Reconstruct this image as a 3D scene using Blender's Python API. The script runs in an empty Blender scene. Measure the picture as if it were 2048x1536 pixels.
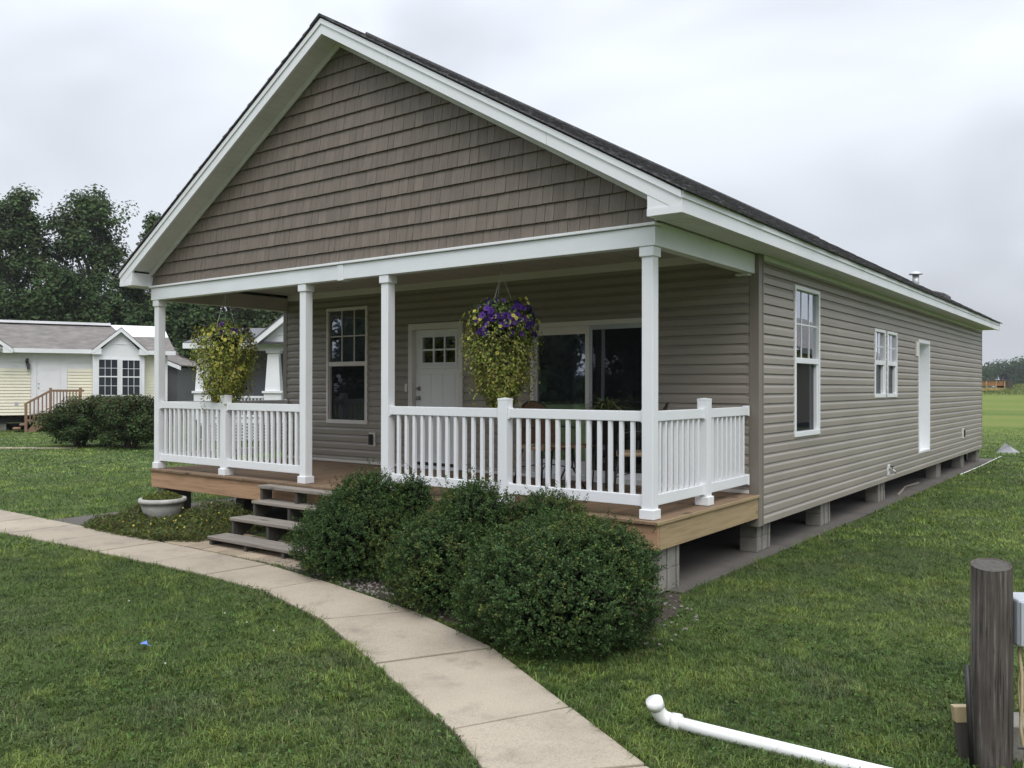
import bpy, bmesh, math, random
import numpy as np
from mathutils import Vector, Matrix, noise as mnoise

random.seed(7)
rng = np.random.default_rng(7)
SC = bpy.context.scene
COL = SC.collection
PI = math.pi

# ------------------------------------------------------------------ camera
CAM = Vector((3.3009, -6.3837, 1.7515))
YAW, PITCH, ROLL, FPX = 0.6434, 0.0040, 0.0011, 1710.5
_f = Vector((-math.sin(YAW) * math.cos(PITCH), math.cos(YAW) * math.cos(PITCH), math.sin(PITCH)))
_r0 = Vector((math.cos(YAW), math.sin(YAW), 0))
_u0 = _r0.cross(_f)
_r = math.cos(ROLL) * _r0 + math.sin(ROLL) * _u0
_u = -math.sin(ROLL) * _r0 + math.cos(ROLL) * _u0
cd = bpy.data.cameras.new('camera')
cam = bpy.data.objects.new('camera', cd)
COL.objects.link(cam)
m3 = Matrix((_r, _u, -_f)).transposed()
cam.matrix_world = Matrix.Translation(CAM) @ m3.to_4x4()
cd.sensor_width = 36
cd.lens = FPX / 2048 * 36
cd.clip_end = 3000
SC.camera = cam

# ------------------------------------------------------------------ world: overcast sky
SUN_EL, SUN_AZ = math.radians(52), math.radians(-42)   # azimuth measured from -Y towards +X
sun_dir = Vector((math.sin(-SUN_AZ) * math.cos(SUN_EL), -math.cos(SUN_AZ) * math.cos(SUN_EL), math.sin(SUN_EL)))
W = bpy.data.worlds.new('World')
SC.world = W
W.use_nodes = True
nt = W.node_tree
nt.nodes.clear()
def wn(t, **k):
    n = nt.nodes.new(t)
    for a, b in k.items():
        setattr(n, a, b)
    return n
out = wn('ShaderNodeOutputWorld')
bg = wn('ShaderNodeBackground')
sky = wn('ShaderNodeTexSky', sky_type='NISHITA')
sky.sun_disc = False
sky.sun_elevation = SUN_EL
sky.sun_rotation = math.atan2(sun_dir.x, sun_dir.y)
sky.air_density = 1.4
sky.dust_density = 4.0
tc = wn('ShaderNodeTexCoord')
sep = wn('ShaderNodeSeparateXYZ')
nt.links.new(tc.outputs['Generated'], sep.inputs[0])
mp = wn('ShaderNodeMapping')
mp.inputs['Scale'].default_value = (1.0, 1.0, 2.0)
mp.inputs['Location'].default_value = (0.35, 0.1, 0.2)
nt.links.new(tc.outputs['Generated'], mp.inputs[0])
n1 = wn('ShaderNodeTexNoise')
n1.inputs['Scale'].default_value = 2.1
n1.inputs['Detail'].default_value = 3.2
n1.inputs['Roughness'].default_value = 0.5
n1.inputs['Distortion'].default_value = 0.35
nt.links.new(mp.outputs[0], n1.inputs['Vector'])
cr = wn('ShaderNodeValToRGB')
cr.color_ramp.interpolation = 'EASE'
cr.color_ramp.elements[0].position = 0.34
cr.color_ramp.elements[0].color = (0.53, 0.557, 0.613, 1)
cr.color_ramp.elements[1].position = 0.66
cr.color_ramp.elements[1].color = (0.735, 0.777, 0.85, 1)
nt.links.new(n1.outputs['Fac'], cr.inputs[0])
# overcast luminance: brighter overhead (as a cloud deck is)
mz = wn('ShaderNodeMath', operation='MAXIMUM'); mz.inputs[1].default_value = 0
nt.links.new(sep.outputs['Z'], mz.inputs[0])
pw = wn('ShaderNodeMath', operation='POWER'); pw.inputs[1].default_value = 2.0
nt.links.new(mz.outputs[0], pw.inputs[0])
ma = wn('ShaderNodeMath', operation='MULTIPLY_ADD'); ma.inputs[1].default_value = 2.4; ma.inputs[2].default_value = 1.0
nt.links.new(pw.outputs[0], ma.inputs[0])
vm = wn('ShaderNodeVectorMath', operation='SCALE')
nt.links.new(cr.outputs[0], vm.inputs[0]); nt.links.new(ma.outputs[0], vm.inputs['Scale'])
vs = wn('ShaderNodeVectorMath', operation='SCALE'); vs.inputs['Scale'].default_value = 0.006
nt.links.new(sky.outputs[0], vs.inputs[0])
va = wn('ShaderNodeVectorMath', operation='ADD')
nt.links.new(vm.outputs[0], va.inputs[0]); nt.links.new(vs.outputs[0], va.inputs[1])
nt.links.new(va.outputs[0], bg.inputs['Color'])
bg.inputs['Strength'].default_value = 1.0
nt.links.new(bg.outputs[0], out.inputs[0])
sl = bpy.data.lights.new('sun', 'SUN')
sl.energy = 1.5
sl.angle = math.radians(35)
sl.color = (1.0, 0.965, 0.92)
so = bpy.data.objects.new('sun', sl)
so.rotation_euler = (-sun_dir).to_track_quat('-Z', 'Y').to_euler()
so.location = (10, -20, 30)
COL.objects.link(so)
SC.view_settings.view_transform = 'Standard'
SC.view_settings.look = 'None'
SC.view_settings.gamma = 1
SC.view_settings.use_curve_mapping = False
SC.view_settings.exposure = 0.05
SC.cycles.use_denoising = True
SC.cycles.max_bounces = 8
SC.cycles.transparent_max_bounces = 12
SC.cycles.caustics_reflective = False
SC.cycles.caustics_refractive = False

HAZE = 0.0003
# ------------------------------------------------------------------ helpers
WL = {}
class MB:
    def __init__(s):
        s.v = []; s.f = []
    def add(s, pts, faces):
        o = len(s.v); s.v += [tuple(p) for p in pts]; s.f += [tuple(o + i for i in f) for f in faces]
        return s
    def box(s, x0, x1, y0, y1, z0, z1):
        return s.add([(x0,y0,z0),(x1,y0,z0),(x1,y1,z0),(x0,y1,z0),(x0,y0,z1),(x1,y0,z1),(x1,y1,z1),(x0,y1,z1)],
                     [(3,2,1,0),(4,5,6,7),(0,1,5,4),(1,2,6,5),(2,3,7,6),(3,0,4,7)])
    def ext(s, poly, vec):
        n = len(poly); vec = Vector(vec)
        p = [Vector(q) for q in poly]
        nrm = Vector((0,0,0))
        for i in range(n):
            a, b = p[i], p[(i+1) % n]
            nrm += (a - p[0]).cross(b - p[0])
        if nrm.dot(vec) > 0: p = p[::-1]
        s.add(p + [q + vec for q in p], [tuple(range(n)), tuple(range(2*n-1, n-1, -1))] +
              [(i, i+n, (i+1) % n + n, (i+1) % n) for i in range(n)])
        return s
    def tube(s, pts, rad, n=8, caps=True):
        pts = [Vector(p) for p in pts]
        if not hasattr(rad, '__len__'): rad = [rad] * len(pts)
        base = len(s.v); prev = None
        for i, p in enumerate(pts):
            t = (pts[min(i+1, len(pts)-1)] - pts[max(i-1, 0)]).normalized()
            if prev is None:
                a = Vector((0,0,1)) if abs(t.z) < .9 else Vector((1,0,0))
                x = t.cross(a).normalized()
            else:
                x = (prev - t * prev.dot(t)).normalized()
            prev = x; y = t.cross(x)
            for k in range(n):
                an = 2*PI*k/n
                s.v.append(tuple(p + (x*math.cos(an) + y*math.sin(an)) * rad[i]))
        for i in range(len(pts)-1):
            for k in range(n):
                a = base+i*n+k; b = base+i*n+(k+1) % n
                s.f.append((a, b, b+n, a+n))
        if caps:
            s.f.append(tuple(base+k for k in range(n-1, -1, -1)))
            s.f.append(tuple(base+(len(pts)-1)*n+k for k in range(n)))
        return s
    def lathe(s, prof, c=(0,0,0), n=24, cap=True):
        base = len(s.v)
        for r, z in prof:
            for k in range(n):
                an = 2*PI*k/n
                s.v.append((c[0]+r*math.cos(an), c[1]+r*math.sin(an), c[2]+z))
        for i in range(len(prof)-1):
            for k in range(n):
                a = base+i*n+k; b = base+i*n+(k+1) % n
                s.f.append((a, b, b+n, a+n))
        if cap:
            s.f.append(tuple(base+k for k in range(n-1, -1, -1)))
            s.f.append(tuple(base+(len(prof)-1)*n+k for k in range(n)))
        return s
    def build(s, name, mat, parent=None, smooth=False, bevel=0, origin=None):
        v = np.array(s.v, float)
        c = (v.min(0)+v.max(0))/2 if origin is None else np.array(origin, float)
        me = bpy.data.meshes.new(name)
        me.from_pydata([tuple(p) for p in (v-c)], [], s.f)
        me.materials.append(mat)
        if smooth:
            me.polygons.foreach_set('use_smooth', [True]*len(me.polygons))
        me.update()
        return place(name, me, c, parent, bevel)
def place(name, me, c, parent=None, bevel=0):
    o = bpy.data.objects.new(name, me); COL.objects.link(o)
    c = Vector(c)
    if parent is not None:
        o.parent = parent; o.location = c - WL[parent.name]
    else:
        o.location = c
    WL[o.name] = c
    if bevel:
        b = o.modifiers.new('bevel', 'BEVEL'); b.width = bevel; b.segments = 2; b.limit_method = 'ANGLE'
    return o
def tag(o, label=None, cat=None, group=None, kind=None):
    if label: o['label'] = label
    if cat: o['category'] = cat
    if group: o['group'] = group
    if kind: o['kind'] = kind
    return o
def thing(name, loc, label, cat, group=None):
    o = bpy.data.objects.new(name, None); COL.objects.link(o)
    o.location = loc; o.empty_display_size = .2
    WL[o.name] = Vector(loc)
    return tag(o, label, cat, group)
def B(name, mat, parent, *args, bevel=0):
    return MB().box(*args).build(name, mat, parent, bevel=bevel)
def mesh_np(name, V, F, mat, attr=None, smooth=False):
    """V (n,3), F (m,k) equal-size faces; attr per-vertex colour (n,3)"""
    me = bpy.data.meshes.new(name)
    V = np.asarray(V, np.float32); F = np.asarray(F, np.int32); k = F.shape[1]
    me.vertices.add(len(V)); me.vertices.foreach_set('co', V.ravel())
    me.loops.add(F.size); me.loops.foreach_set('vertex_index', F.ravel())
    me.polygons.add(len(F))
    me.polygons.foreach_set('loop_start', np.arange(0, F.size, k, dtype=np.int32))
    me.polygons.foreach_set('loop_total', np.full(len(F), k, np.int32))
    if attr is not None:
        a = me.color_attributes.new('tint', 'FLOAT_COLOR', 'POINT')
        a.data.foreach_set('color', np.concatenate([attr, np.ones((len(V), 1))], 1).astype(np.float32).ravel())
    if smooth: me.polygons.foreach_set('use_smooth', np.ones(len(F), bool))
    me.materials.append(mat)
    me.update(calc_edges=True)
    return me

# ------------------------------------------------------------------ materials
def new_mat(name):
    m = bpy.data.materials.new(name); m.use_nodes = True
    t = m.node_tree; p = t.nodes['Principled BSDF']
    return m, t, p
def N(t, typ, **k):
    n = t.nodes.new(typ)
    for a, b in k.items(): setattr(n, a, b)
    return n
def math_n(t, op, a, b=None, c=None):
    n = N(t, 'ShaderNodeMath', operation=op)
    for i, x in enumerate((a, b, c)):
        if x is None: continue
        if isinstance(x, (int, float)): n.inputs[i].default_value = x
        else: t.links.new(x, n.inputs[i])
    return n.outputs[0]
def noise_n(t, scale, stretch=(1,1,1), detail=4, rough=.55, coord='world'):
    if coord == 'world':
        g = N(t, 'ShaderNodeNewGeometry').outputs['Position']
    else:
        g = N(t, 'ShaderNodeTexCoord').outputs['Object']
    mpn = N(t, 'ShaderNodeMapping'); mpn.inputs['Scale'].default_value = stretch
    t.links.new(g, mpn.inputs[0])
    n = N(t, 'ShaderNodeTexNoise'); n.inputs['Scale'].default_value = scale
    n.inputs['Detail'].default_value = detail; n.inputs['Roughness'].default_value = rough
    t.links.new(mpn.outputs[0], n.inputs['Vector'])
    return n.outputs['Fac']
def ramp(t, fac, stops):
    r = N(t, 'ShaderNodeValToRGB'); e = r.color_ramp.elements
    while len(e) < len(stops): e.new(.5)
    for i, (p, c) in enumerate(stops):
        e[i].position = p; e[i].color = (c[0], c[1], c[2], 1)
    t.links.new(fac, r.inputs[0])
    return r.outputs[0]
def mixc(t, fac, a, b, typ='MIX'):
    n = N(t, 'ShaderNodeMix', data_type='RGBA', blend_type=typ)
    if isinstance(fac, (int, float)): n.inputs[0].default_value = fac
    else: t.links.new(fac, n.inputs[0])
    for i, x in ((6, a), (7, b)):
        if isinstance(x, tuple): n.inputs[i].default_value = (x[0], x[1], x[2], 1)
        else: t.links.new(x, n.inputs[i])
    return n.outputs[2]
def simple(name, col, rough=.5, var=.12, scale=3, stretch=(1,1,1), bump=0, bscale=None, bstretch=None, rand=0, metal=0, spec=.5, detail=4):
    m, t, p = new_mat(name)
    f = noise_n(t, scale, stretch, detail)
    lo = tuple(c*(1-var) for c in col); hi = tuple(min(1, c*(1+var)) for c in col)
    c = ramp(t, f, [(.3, lo), (.7, hi)])
    if rand:
        oi = N(t, 'ShaderNodeObjectInfo').outputs['Random']
        k = math_n(t, 'MULTIPLY_ADD', oi, 2*rand, 1-rand)
        hs = N(t, 'ShaderNodeHueSaturation'); t.links.new(k, hs.inputs['Value']); t.links.new(c, hs.inputs['Color'])
        c = hs.outputs[0]
    t.links.new(c, p.inputs['Base Color'])
    p.inputs['Roughness'].default_value = rough; p.inputs['Metallic'].default_value = metal
    p.inputs['Specular IOR Level'].default_value = spec
    if bump:
        bf = noise_n(t, bscale or scale*6, bstretch or stretch, 3)
        bn = N(t, 'ShaderNodeBump'); bn.inputs['Strength'].default_value = bump; bn.inputs['Distance'].default_value = .01
        t.links.new(bf, bn.inputs['Height']); t.links.new(bn.outputs[0], p.inputs['Normal'])
    return m
def wood(name, col, dark, axis, rough=.7, rand=.12, knots=True, scale=5):
    """long grain along axis (0,1,2); cracks, knots"""
    m, t, p = new_mat(name)
    st = [9, 9, 9]; st[axis] = .45
    f = noise_n(t, scale, tuple(st), 6, .65)
    c = ramp(t, f, [(.28, dark), (.5, col), (.75, tuple(min(1, x*1.18) for x in col))])
    f2 = noise_n(t, 1.1, (1,1,1), 3)
    c = mixc(t, math_n(t, 'MULTIPLY', f2, .55), c, tuple(x*.72 for x in col))
    if knots:
        g = N(t, 'ShaderNodeNewGeometry').outputs['Position']
        mpn = N(t, 'ShaderNodeMapping'); s2 = [3.2, 3.2, 3.2]; s2[axis] = 1.6
        mpn.inputs['Scale'].default_value = s2; t.links.new(g, mpn.inputs[0])
        vo = N(t, 'ShaderNodeTexVoronoi'); vo.inputs['Scale'].default_value = 1.3
        t.links.new(mpn.outputs[0], vo.inputs['Vector'])
        kf = ramp(t, vo.outputs['Distance'], [(.10, (1,1,1)), (.19, (0,0,0))])
        c = mixc(t, kf, c, tuple(x*.35 for x in col))
    oi = N(t, 'ShaderNodeObjectInfo').outputs['Random']
    k = math_n(t, 'MULTIPLY_ADD', oi, 2*rand, 1-rand)
    hs = N(t, 'ShaderNodeHueSaturation'); t.links.new(k, hs.inputs['Value']); t.links.new(c, hs.inputs['Color'])
    t.links.new(hs.outputs[0], p.inputs['Base Color'])
    p.inputs['Roughness'].default_value = rough
    bn = N(t, 'ShaderNodeBump'); bn.inputs['Strength'].default_value = .4; bn.inputs['Distance'].default_value = .006
    t.links.new(f, bn.inputs['Height']); t.links.new(bn.outputs[0], p.inputs['Normal'])
    return m
def leafmat(name, rough=.5, transl=.25, spec=.35):
    """colour per leaf comes from the 'tint' attribute"""
    m, t, p = new_mat(name)
    a = N(t, 'ShaderNodeAttribute', attribute_name='tint')
    t.links.new(a.outputs['Color'], p.inputs['Base Color'])
    p.inputs['Roughness'].default_value = rough
    p.inputs['Specular IOR Level'].default_value = spec
    if transl:
        tr = N(t, 'ShaderNodeBsdfTranslucent'); t.links.new(a.outputs['Color'], tr.inputs['Color'])
        mx = N(t, 'ShaderNodeMixShader'); mx.inputs[0].default_value = transl
        o = t.nodes['Material Output']
        t.links.new(p.outputs[0], mx.inputs[1]); t.links.new(tr.outputs[0], mx.inputs[2]); t.links.new(mx.outputs[0], o.inputs[0])
    return m
def glassmat(name, tint=(.75,.8,.8), refl=1.0, dark=0.0):
    m, t, p = new_mat(name)
    t.nodes.remove(p)
    gl = N(t, 'ShaderNodeBsdfGlossy'); gl.inputs['Roughness'].default_value = .01; gl.inputs['Color'].default_value = (.9,.93,1,1)
    tr = N(t, 'ShaderNodeBsdfTransparent'); tr.inputs['Color'].default_value = (*tint, 1)
    fr = N(t, 'ShaderNodeFresnel'); fr.inputs['IOR'].default_value = 1.8
    nz = noise_n(t, 1.7, (1,1,1), 1)
    bn = N(t, 'ShaderNodeBump'); bn.inputs['Strength'].default_value = .02; bn.inputs['Distance'].default_value = .05
    t.links.new(nz, bn.inputs['Height']); t.links.new(bn.outputs[0], gl.inputs['Normal'])
    fac = math_n(t, 'MINIMUM', math_n(t, 'MULTIPLY', fr.outputs[0], 2.7*refl), .95)
    mx = N(t, 'ShaderNodeMixShader')
    t.links.new(fac, mx.inputs[0]); t.links.new(tr.outputs[0], mx.inputs[1]); t.links.new(gl.outputs[0], mx.inputs[2])
    last = mx.outputs[0]
    if dark:
        df = N(t, 'ShaderNodeBsdfDiffuse'); df.inputs['Color'].default_value = (.022,.024,.028,1)
        m2 = N(t, 'ShaderNodeMixShader'); m2.inputs[0].default_value = dark
        t.links.new(last, m2.inputs[1]); t.links.new(df.outputs[0], m2.inputs[2]); last = m2.outputs[0]
    t.links.new(last, t.nodes['Material Output'].inputs[0])
    return m

M = {}
M['white'] = simple('white_vinyl', (.80,.815,.83), .38, .035, 1.3)
M['white_trim'] = simple('white_aluminium_trim', (.76,.785,.80), .42, .05, 1.6, (1,1,2.5))
M['soffit'] = simple('white_soffit', (.70,.685,.69), .5, .08, 2.5, bump=.15, bscale=60)
M['cream'] = simple('cream_trim', (.71,.675,.645), .45, .05, 2)
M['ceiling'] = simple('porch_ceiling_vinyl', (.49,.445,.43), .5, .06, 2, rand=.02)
M['siding'] = simple('taupe_vinyl_siding', (.312,.280,.241), .42, .08, 1.3, (.5,.5,2), bump=.22, bscale=2.2, bstretch=(1,1,3), rand=.05, spec=.4)
M['backing'] = simple('taupe_backing', (.27,.25,.22), .6, .05)
M['corner'] = simple('taupe_corner_post', (.215,.190,.162), .45, .05, 2, (6,6,.4))
M['shake'] = simple('brown_shake', (.180,.150,.122), .55, .14, 7, (3,3,.35), bump=.45, bscale=16, bstretch=(3,3,.18), rand=.11, spec=.3)
M['roof'] = None
M['deck'] = wood('brown_deck_boards', (.215,.142,.085), (.12,.078,.046), 1, .8, .14)
M['rimx'] = wood('orange_treated_lumber', (.43,.265,.155), (.235,.12,.062), 0, .75, .04)
M['rimy'] = wood('yellow_treated_lumber', (.385,.285,.155), (.25,.165,.085), 1, .75, .04)
M['greywood'] = wood('weathered_grey_wood', (.265,.235,.20), (.085,.07,.058), 0, .9, .12)
M['darkwood'] = wood('dark_stained_wood', (.075,.068,.058), (.035,.03,.026), 2, .85, .1, knots=False)
M['nwood'] = wood('brown_stair_wood', (.27,.165,.10), (.15,.09,.055), 2, .8, .1, knots=False)
M['polewood'] = wood('weathered_pole_wood', (.088,.074,.064), (.016,.012,.010), 2, .9, 0, knots=False, scale=7)
def mk_pole():
    m, t, p = new_mat('weathered_pole')
    f = noise_n(t, 7, (9,9,.35), 7, .72); f2 = noise_n(t, 3.0, (2.5,2.5,.8), 4)
    c = ramp(t, f, [(.34, (.010,.008,.007)), (.44, (.070,.060,.052)), (.56, (.125,.110,.096)), (.70, (.27,.245,.215))])
    c = mixc(t, ramp(t, f2, [(.40,(0,0,0)),(.65,(.7,.7,.7))]), c, (.060,.045,.036))
    t.links.new(c, p.inputs['Base Color']); p.inputs['Roughness'].default_value = .95
    bn = N(t, 'ShaderNodeBump'); bn.inputs['Strength'].default_value = .9; bn.inputs['Distance'].default_value = .012
    t.links.new(f, bn.inputs['Height']); t.links.new(bn.outputs[0], p.inputs['Normal'])
    return m
M['polewood'] = mk_pole()
M['block'] = simple('concrete_block', (.235,.222,.195), .9, .18, 6, bump=.5, bscale=70, rand=.08)
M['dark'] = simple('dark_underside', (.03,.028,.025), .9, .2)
M['interior'] = simple('dim_interior', (.09,.088,.085), .8, .1)
M['curtain'] = simple('sheer_curtain', (.22,.24,.24), .8, .1, 6, (8,8,.3))
M['glass'] = glassmat('window_glass')
M['screen'] = glassmat('screened_glass', (.35,.37,.38), .55, .55)
M['farglass'] = simple('dark_far_glass', (.03,.037,.045), .08, .2, 1.5)
M['metal'] = simple('brushed_nickel', (.45,.43,.40), .35, .1, metal=1)
M['galv'] = simple('galvanised_pipe', (.55,.56,.57), .45, .12, 8, metal=.6)
M['blackmetal'] = simple('black_iron', (.02,.019,.018), .5, .2)
M['wicker'] = simple('brown_wicker', (.17,.10,.055), .7, .35, 60, bump=.6, bscale=90)
M['tan'] = simple('tan_cushion', (.36,.26,.16), .8, .15, 8)
M['plastic'] = simple('grey_box_paint', (.42,.45,.48), .45, .06, 5)
M['cable'] = simple('tan_cable', (.42,.34,.20), .6, .15, 9)
M['pvc'] = simple('white_pvc', (.82,.82,.80), .3, .04, 3)
M['bowl'] = simple('grey_stone_planter', (.46,.45,.42), .85, .22, 5, bump=.3, bscale=40)
M['soil'] = simple('dark_soil', (.045,.034,.024), .95, .3, 12, bump=.6)
M['blue'] = simple('blue_plastic_scrap', (.10,.20,.55), .3, .3, 20)
M['leaf'] = leafmat('leaf', .6, .25, .2)
M['treeleaf'] = leafmat('tree_leaf', .85, .2, .08)
M['grass'] = leafmat('grass_blade', .55, .3, .25)
M['petal'] = leafmat('petal', .6, .35, .2)
M['bark'] = simple('bark', (.075,.06,.048), .95, .3, 6, (2,2,.4), bump=.8)
M['yellow_siding'] = simple('pale_yellow_siding', (.80,.765,.61), .5, .05, 1)
M['nwhite'] = simple('neighbour_white_panel', (.80,.81,.82), .5, .05, 1.2)
M['grey_siding'] = simple('grey_lap_siding', (.20,.20,.205), .55, .06, 1)
M['dgrey_siding'] = simple('dark_grey_siding', (.10,.10,.105), .6, .08, 1)
M['nroof'] = simple('grey_brown_shingles', (.165,.148,.136), .9, .3, 2.2, (1,1,3), bump=.3)
M['orange'] = simple('rusty_orange_paint', (.26,.12,.05), .7, .4, 3)
M['yellowp'] = simple('faded_yellow_paint', (.33,.25,.09), .7, .35, 3)
M['stone'] = simple('pale_gravel', (.25,.23,.205), .9, .35, 25, rand=.1)
M['tarp'] = simple('pale_grey_rock', (.27,.275,.29), .8, .2, 6, bump=.4)

def mk_roof():
    m, t, p = new_mat('charcoal_shingles')
    f = noise_n(t, 26, (1,1,1), 4, .85)
    c = ramp(t, f, [(.32, (.035,.035,.038)), (.5, (.105,.102,.106)), (.68, (.27,.255,.26))])
    f2 = noise_n(t, 6, (1,1,1), 2)
    c = mixc(t, ramp(t, f2, [(.42,(0,0,0)),(.6,(.55,.55,.55))]), c, (.06,.055,.055))
    t.links.new(c, p.inputs['Base Color']); p.inputs['Roughness'].default_value = .95
    bn = N(t, 'ShaderNodeBump'); bn.inputs['Strength'].default_value = .9; bn.inputs['Distance'].default_value = .015
    t.links.new(f, bn.inputs['Height']); t.links.new(bn.outputs[0], p.inputs['Normal'])
    return m
M['roof'] = mk_roof()
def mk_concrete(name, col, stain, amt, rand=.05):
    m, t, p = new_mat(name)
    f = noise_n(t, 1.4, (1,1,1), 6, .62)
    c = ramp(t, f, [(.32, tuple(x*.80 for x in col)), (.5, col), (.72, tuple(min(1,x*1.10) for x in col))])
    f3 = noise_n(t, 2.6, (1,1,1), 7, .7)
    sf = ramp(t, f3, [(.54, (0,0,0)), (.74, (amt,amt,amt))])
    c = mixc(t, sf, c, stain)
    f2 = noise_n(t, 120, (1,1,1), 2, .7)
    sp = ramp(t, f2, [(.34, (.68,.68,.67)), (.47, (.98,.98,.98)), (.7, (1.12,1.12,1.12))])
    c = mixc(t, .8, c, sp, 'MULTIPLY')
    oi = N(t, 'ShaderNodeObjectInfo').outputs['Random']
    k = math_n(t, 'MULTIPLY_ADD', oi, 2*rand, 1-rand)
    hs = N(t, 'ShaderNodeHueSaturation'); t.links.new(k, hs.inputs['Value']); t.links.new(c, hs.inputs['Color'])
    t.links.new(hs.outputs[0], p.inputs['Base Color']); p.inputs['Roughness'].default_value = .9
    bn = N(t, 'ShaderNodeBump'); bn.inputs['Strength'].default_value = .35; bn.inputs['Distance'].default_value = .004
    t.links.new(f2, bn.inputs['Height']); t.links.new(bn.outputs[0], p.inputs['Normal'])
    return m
M['walk'] = mk_concrete('tan_concrete', (.370,.316,.243), (.15,.128,.105), .65)
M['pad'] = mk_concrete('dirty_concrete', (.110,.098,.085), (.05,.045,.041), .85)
M['paver'] = mk_concrete('tan_paver', (.345,.275,.195), (.25,.18,.13), .4, .15)
def mk_ground():
    m, t, p = new_mat('lawn_ground')
    f = noise_n(t, .8, (1,1,1), 8, .7)
    c = ramp(t, f, [(.3, (.050,.072,.024)), (.5, (.070,.102,.031)), (.7, (.098,.130,.041))])
    f2 = noise_n(t, 26, (1,1,1), 5, .75)
    c2 = ramp(t, f2, [(.3, (.35,.38,.30)), (.5, (.9,.9,.9)), (.72, (1.5,1.45,1.3))])
    c = mixc(t, 1.0, c, c2, 'MULTIPLY')
    # meadow beyond the house: yellower, mown in bands across the view
    g = N(t, 'ShaderNodeNewGeometry').outputs['Position']
    sp = N(t, 'ShaderNodeSeparateXYZ'); t.links.new(g, sp.inputs[0])
    wob = noise_n(t, .05, (1,1,1), 3)
    yy = math_n(t, 'MULTIPLY_ADD', wob, 14, sp.outputs['Y'])
    mf = ramp(t, math_n(t, 'MULTIPLY_ADD', yy, 1/30, -27/30), [(0, (0,0,0)), (.55, (1,1,1))])
    fb = noise_n(t, .06, (.35,2.6,1), 5, .6)
    mc = ramp(t, fb, [(.35, (.095,.140,.032)), (.5, (.140,.182,.042)), (.66, (.175,.185,.062))])
    mc = mixc(t, 1.0, mc, ramp(t, noise_n(t, 5, (1,1,1), 6, .8), [(.3, (.7,.72,.6)), (.7, (1.2,1.2,1.1))]), 'MULTIPLY')
    c = mixc(t, mf, c, mc)
    t.links.new(c, p.inputs['Base Color']); p.inputs['Roughness'].default_value = .95
    p.inputs['Specular IOR Level'].default_value = .15
    bn = N(t, 'ShaderNodeBump'); bn.inputs['Strength'].default_value = .8; bn.inputs['Distance'].default_value = .03
    t.links.new(f2, bn.inputs['Height']); t.links.new(bn.outputs[0], p.inputs['Normal'])
    return m
M['ground'] = mk_ground()

# ------------------------------------------------------------------ ground
def sstep(a, b, x):
    t = np.clip((np.asarray(x, float)-a)/(b-a), 0, 1); return t*t*(3-2*t)
def gz(x, y):
    """terrain height: flat lot, a low mound behind on the right"""
    x = np.asarray(x, float); y = np.asarray(y, float)
    z = 1.0*sstep(42, 92, y) + .95*np.exp(-(((x+7.2)/3.6)**2+((y-100)/6)**2))
    return z
def lin(a, b, s): return list(np.arange(a, b+1e-6, s))
gx = sorted(set([-640,-400,-300,-200,-140,-100,-80] + lin(-60,-24,4) + lin(-22,20,2) + lin(24,60,6) + [80,120,200,400,640]))
gy = sorted(set([-300,-150,-80,-50,-30,-20] + lin(-14,24,2) + lin(28,80,4) + lin(82,120,2) + [125,150,200,280,400,600,900]))
gv = [(x, y, float(gz(x, y))) for y in gy for x in gx]
nxg = len(gx)
gf = [(j*nxg+i, j*nxg+i+1, (j+1)*nxg+i+1, (j+1)*nxg+i) for j in range(len(gy)-1) for i in range(nxg-1)]
tag(MB().add(gv, gf).build('ground', M['ground'], smooth=True), 'green lawn running to the far field', None, kind='structure')

# sidewalk (joints read off along both edges)
WLFT = [(2.55,-4.75),(1.70,-4.02),(.95,-3.40),(.453,-3.086),(-.615,-2.594),(-1.671,-2.111),(-2.793,-1.80),(-3.725,-1.745),(-4.646,-1.755),(-5.62,-1.78),(-6.6,-1.81),(-7.6,-1.85),(-8.6,-1.87),(-9.6,-1.88),(-10.6,-1.88),(-11.6,-1.88),(-12.6,-1.88),(-13.6,-1.88),(-14.6,-1.88)]
WRGT = [(3.15,-4.05),(2.25,-3.36),(1.43,-2.86),(.764,-2.472),(-.228,-1.891),(-1.292,-1.523),(-2.712,-1.247),(-3.642,-1.113),(-4.642,-1.08),(-5.6,-1.07),(-6.6,-1.06),(-7.6,-1.05),(-8.6,-1.05),(-9.6,-1.05),(-10.6,-1.05),(-11.6,-1.05),(-12.6,-1.05),(-13.6,-1.05),(-14.6,-1.05)]
sw = bpy.data.objects.new('sidewalk', None); COL.objects.link(sw); WL['sidewalk'] = Vector((0,0,0))
tag(sw, 'tan concrete sidewalk curving past the bushes', None, kind='structure')
def lerp2(p, i, t): return Vector(p[i]).lerp(Vector(p[i+1]), t)
for i in range(len(WLFT)-1):
    g = .012
    a = [lerp2(WLFT, i, t) for t in (g, 1-g)]; b = [lerp2(WRGT, i, t) for t in (g, 1-g)]
    poly = [(p.x, p.y, -.08) for p in a] + [(p.x, p.y, -.08) for p in b[::-1]]
    dz = random.uniform(-.003, .003)
    MB().ext(poly, (0,0,.10+dz)).build('slab', M['walk'], sw, bevel=.006)
WALK = np.array(WLFT + WRGT[::-1])
# concrete pad under the house
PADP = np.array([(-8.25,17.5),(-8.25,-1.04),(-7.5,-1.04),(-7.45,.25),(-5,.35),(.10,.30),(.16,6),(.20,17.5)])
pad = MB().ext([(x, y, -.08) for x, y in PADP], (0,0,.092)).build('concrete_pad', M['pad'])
tag(pad, 'stained grey concrete pad under the house', None, kind='structure')
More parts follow.
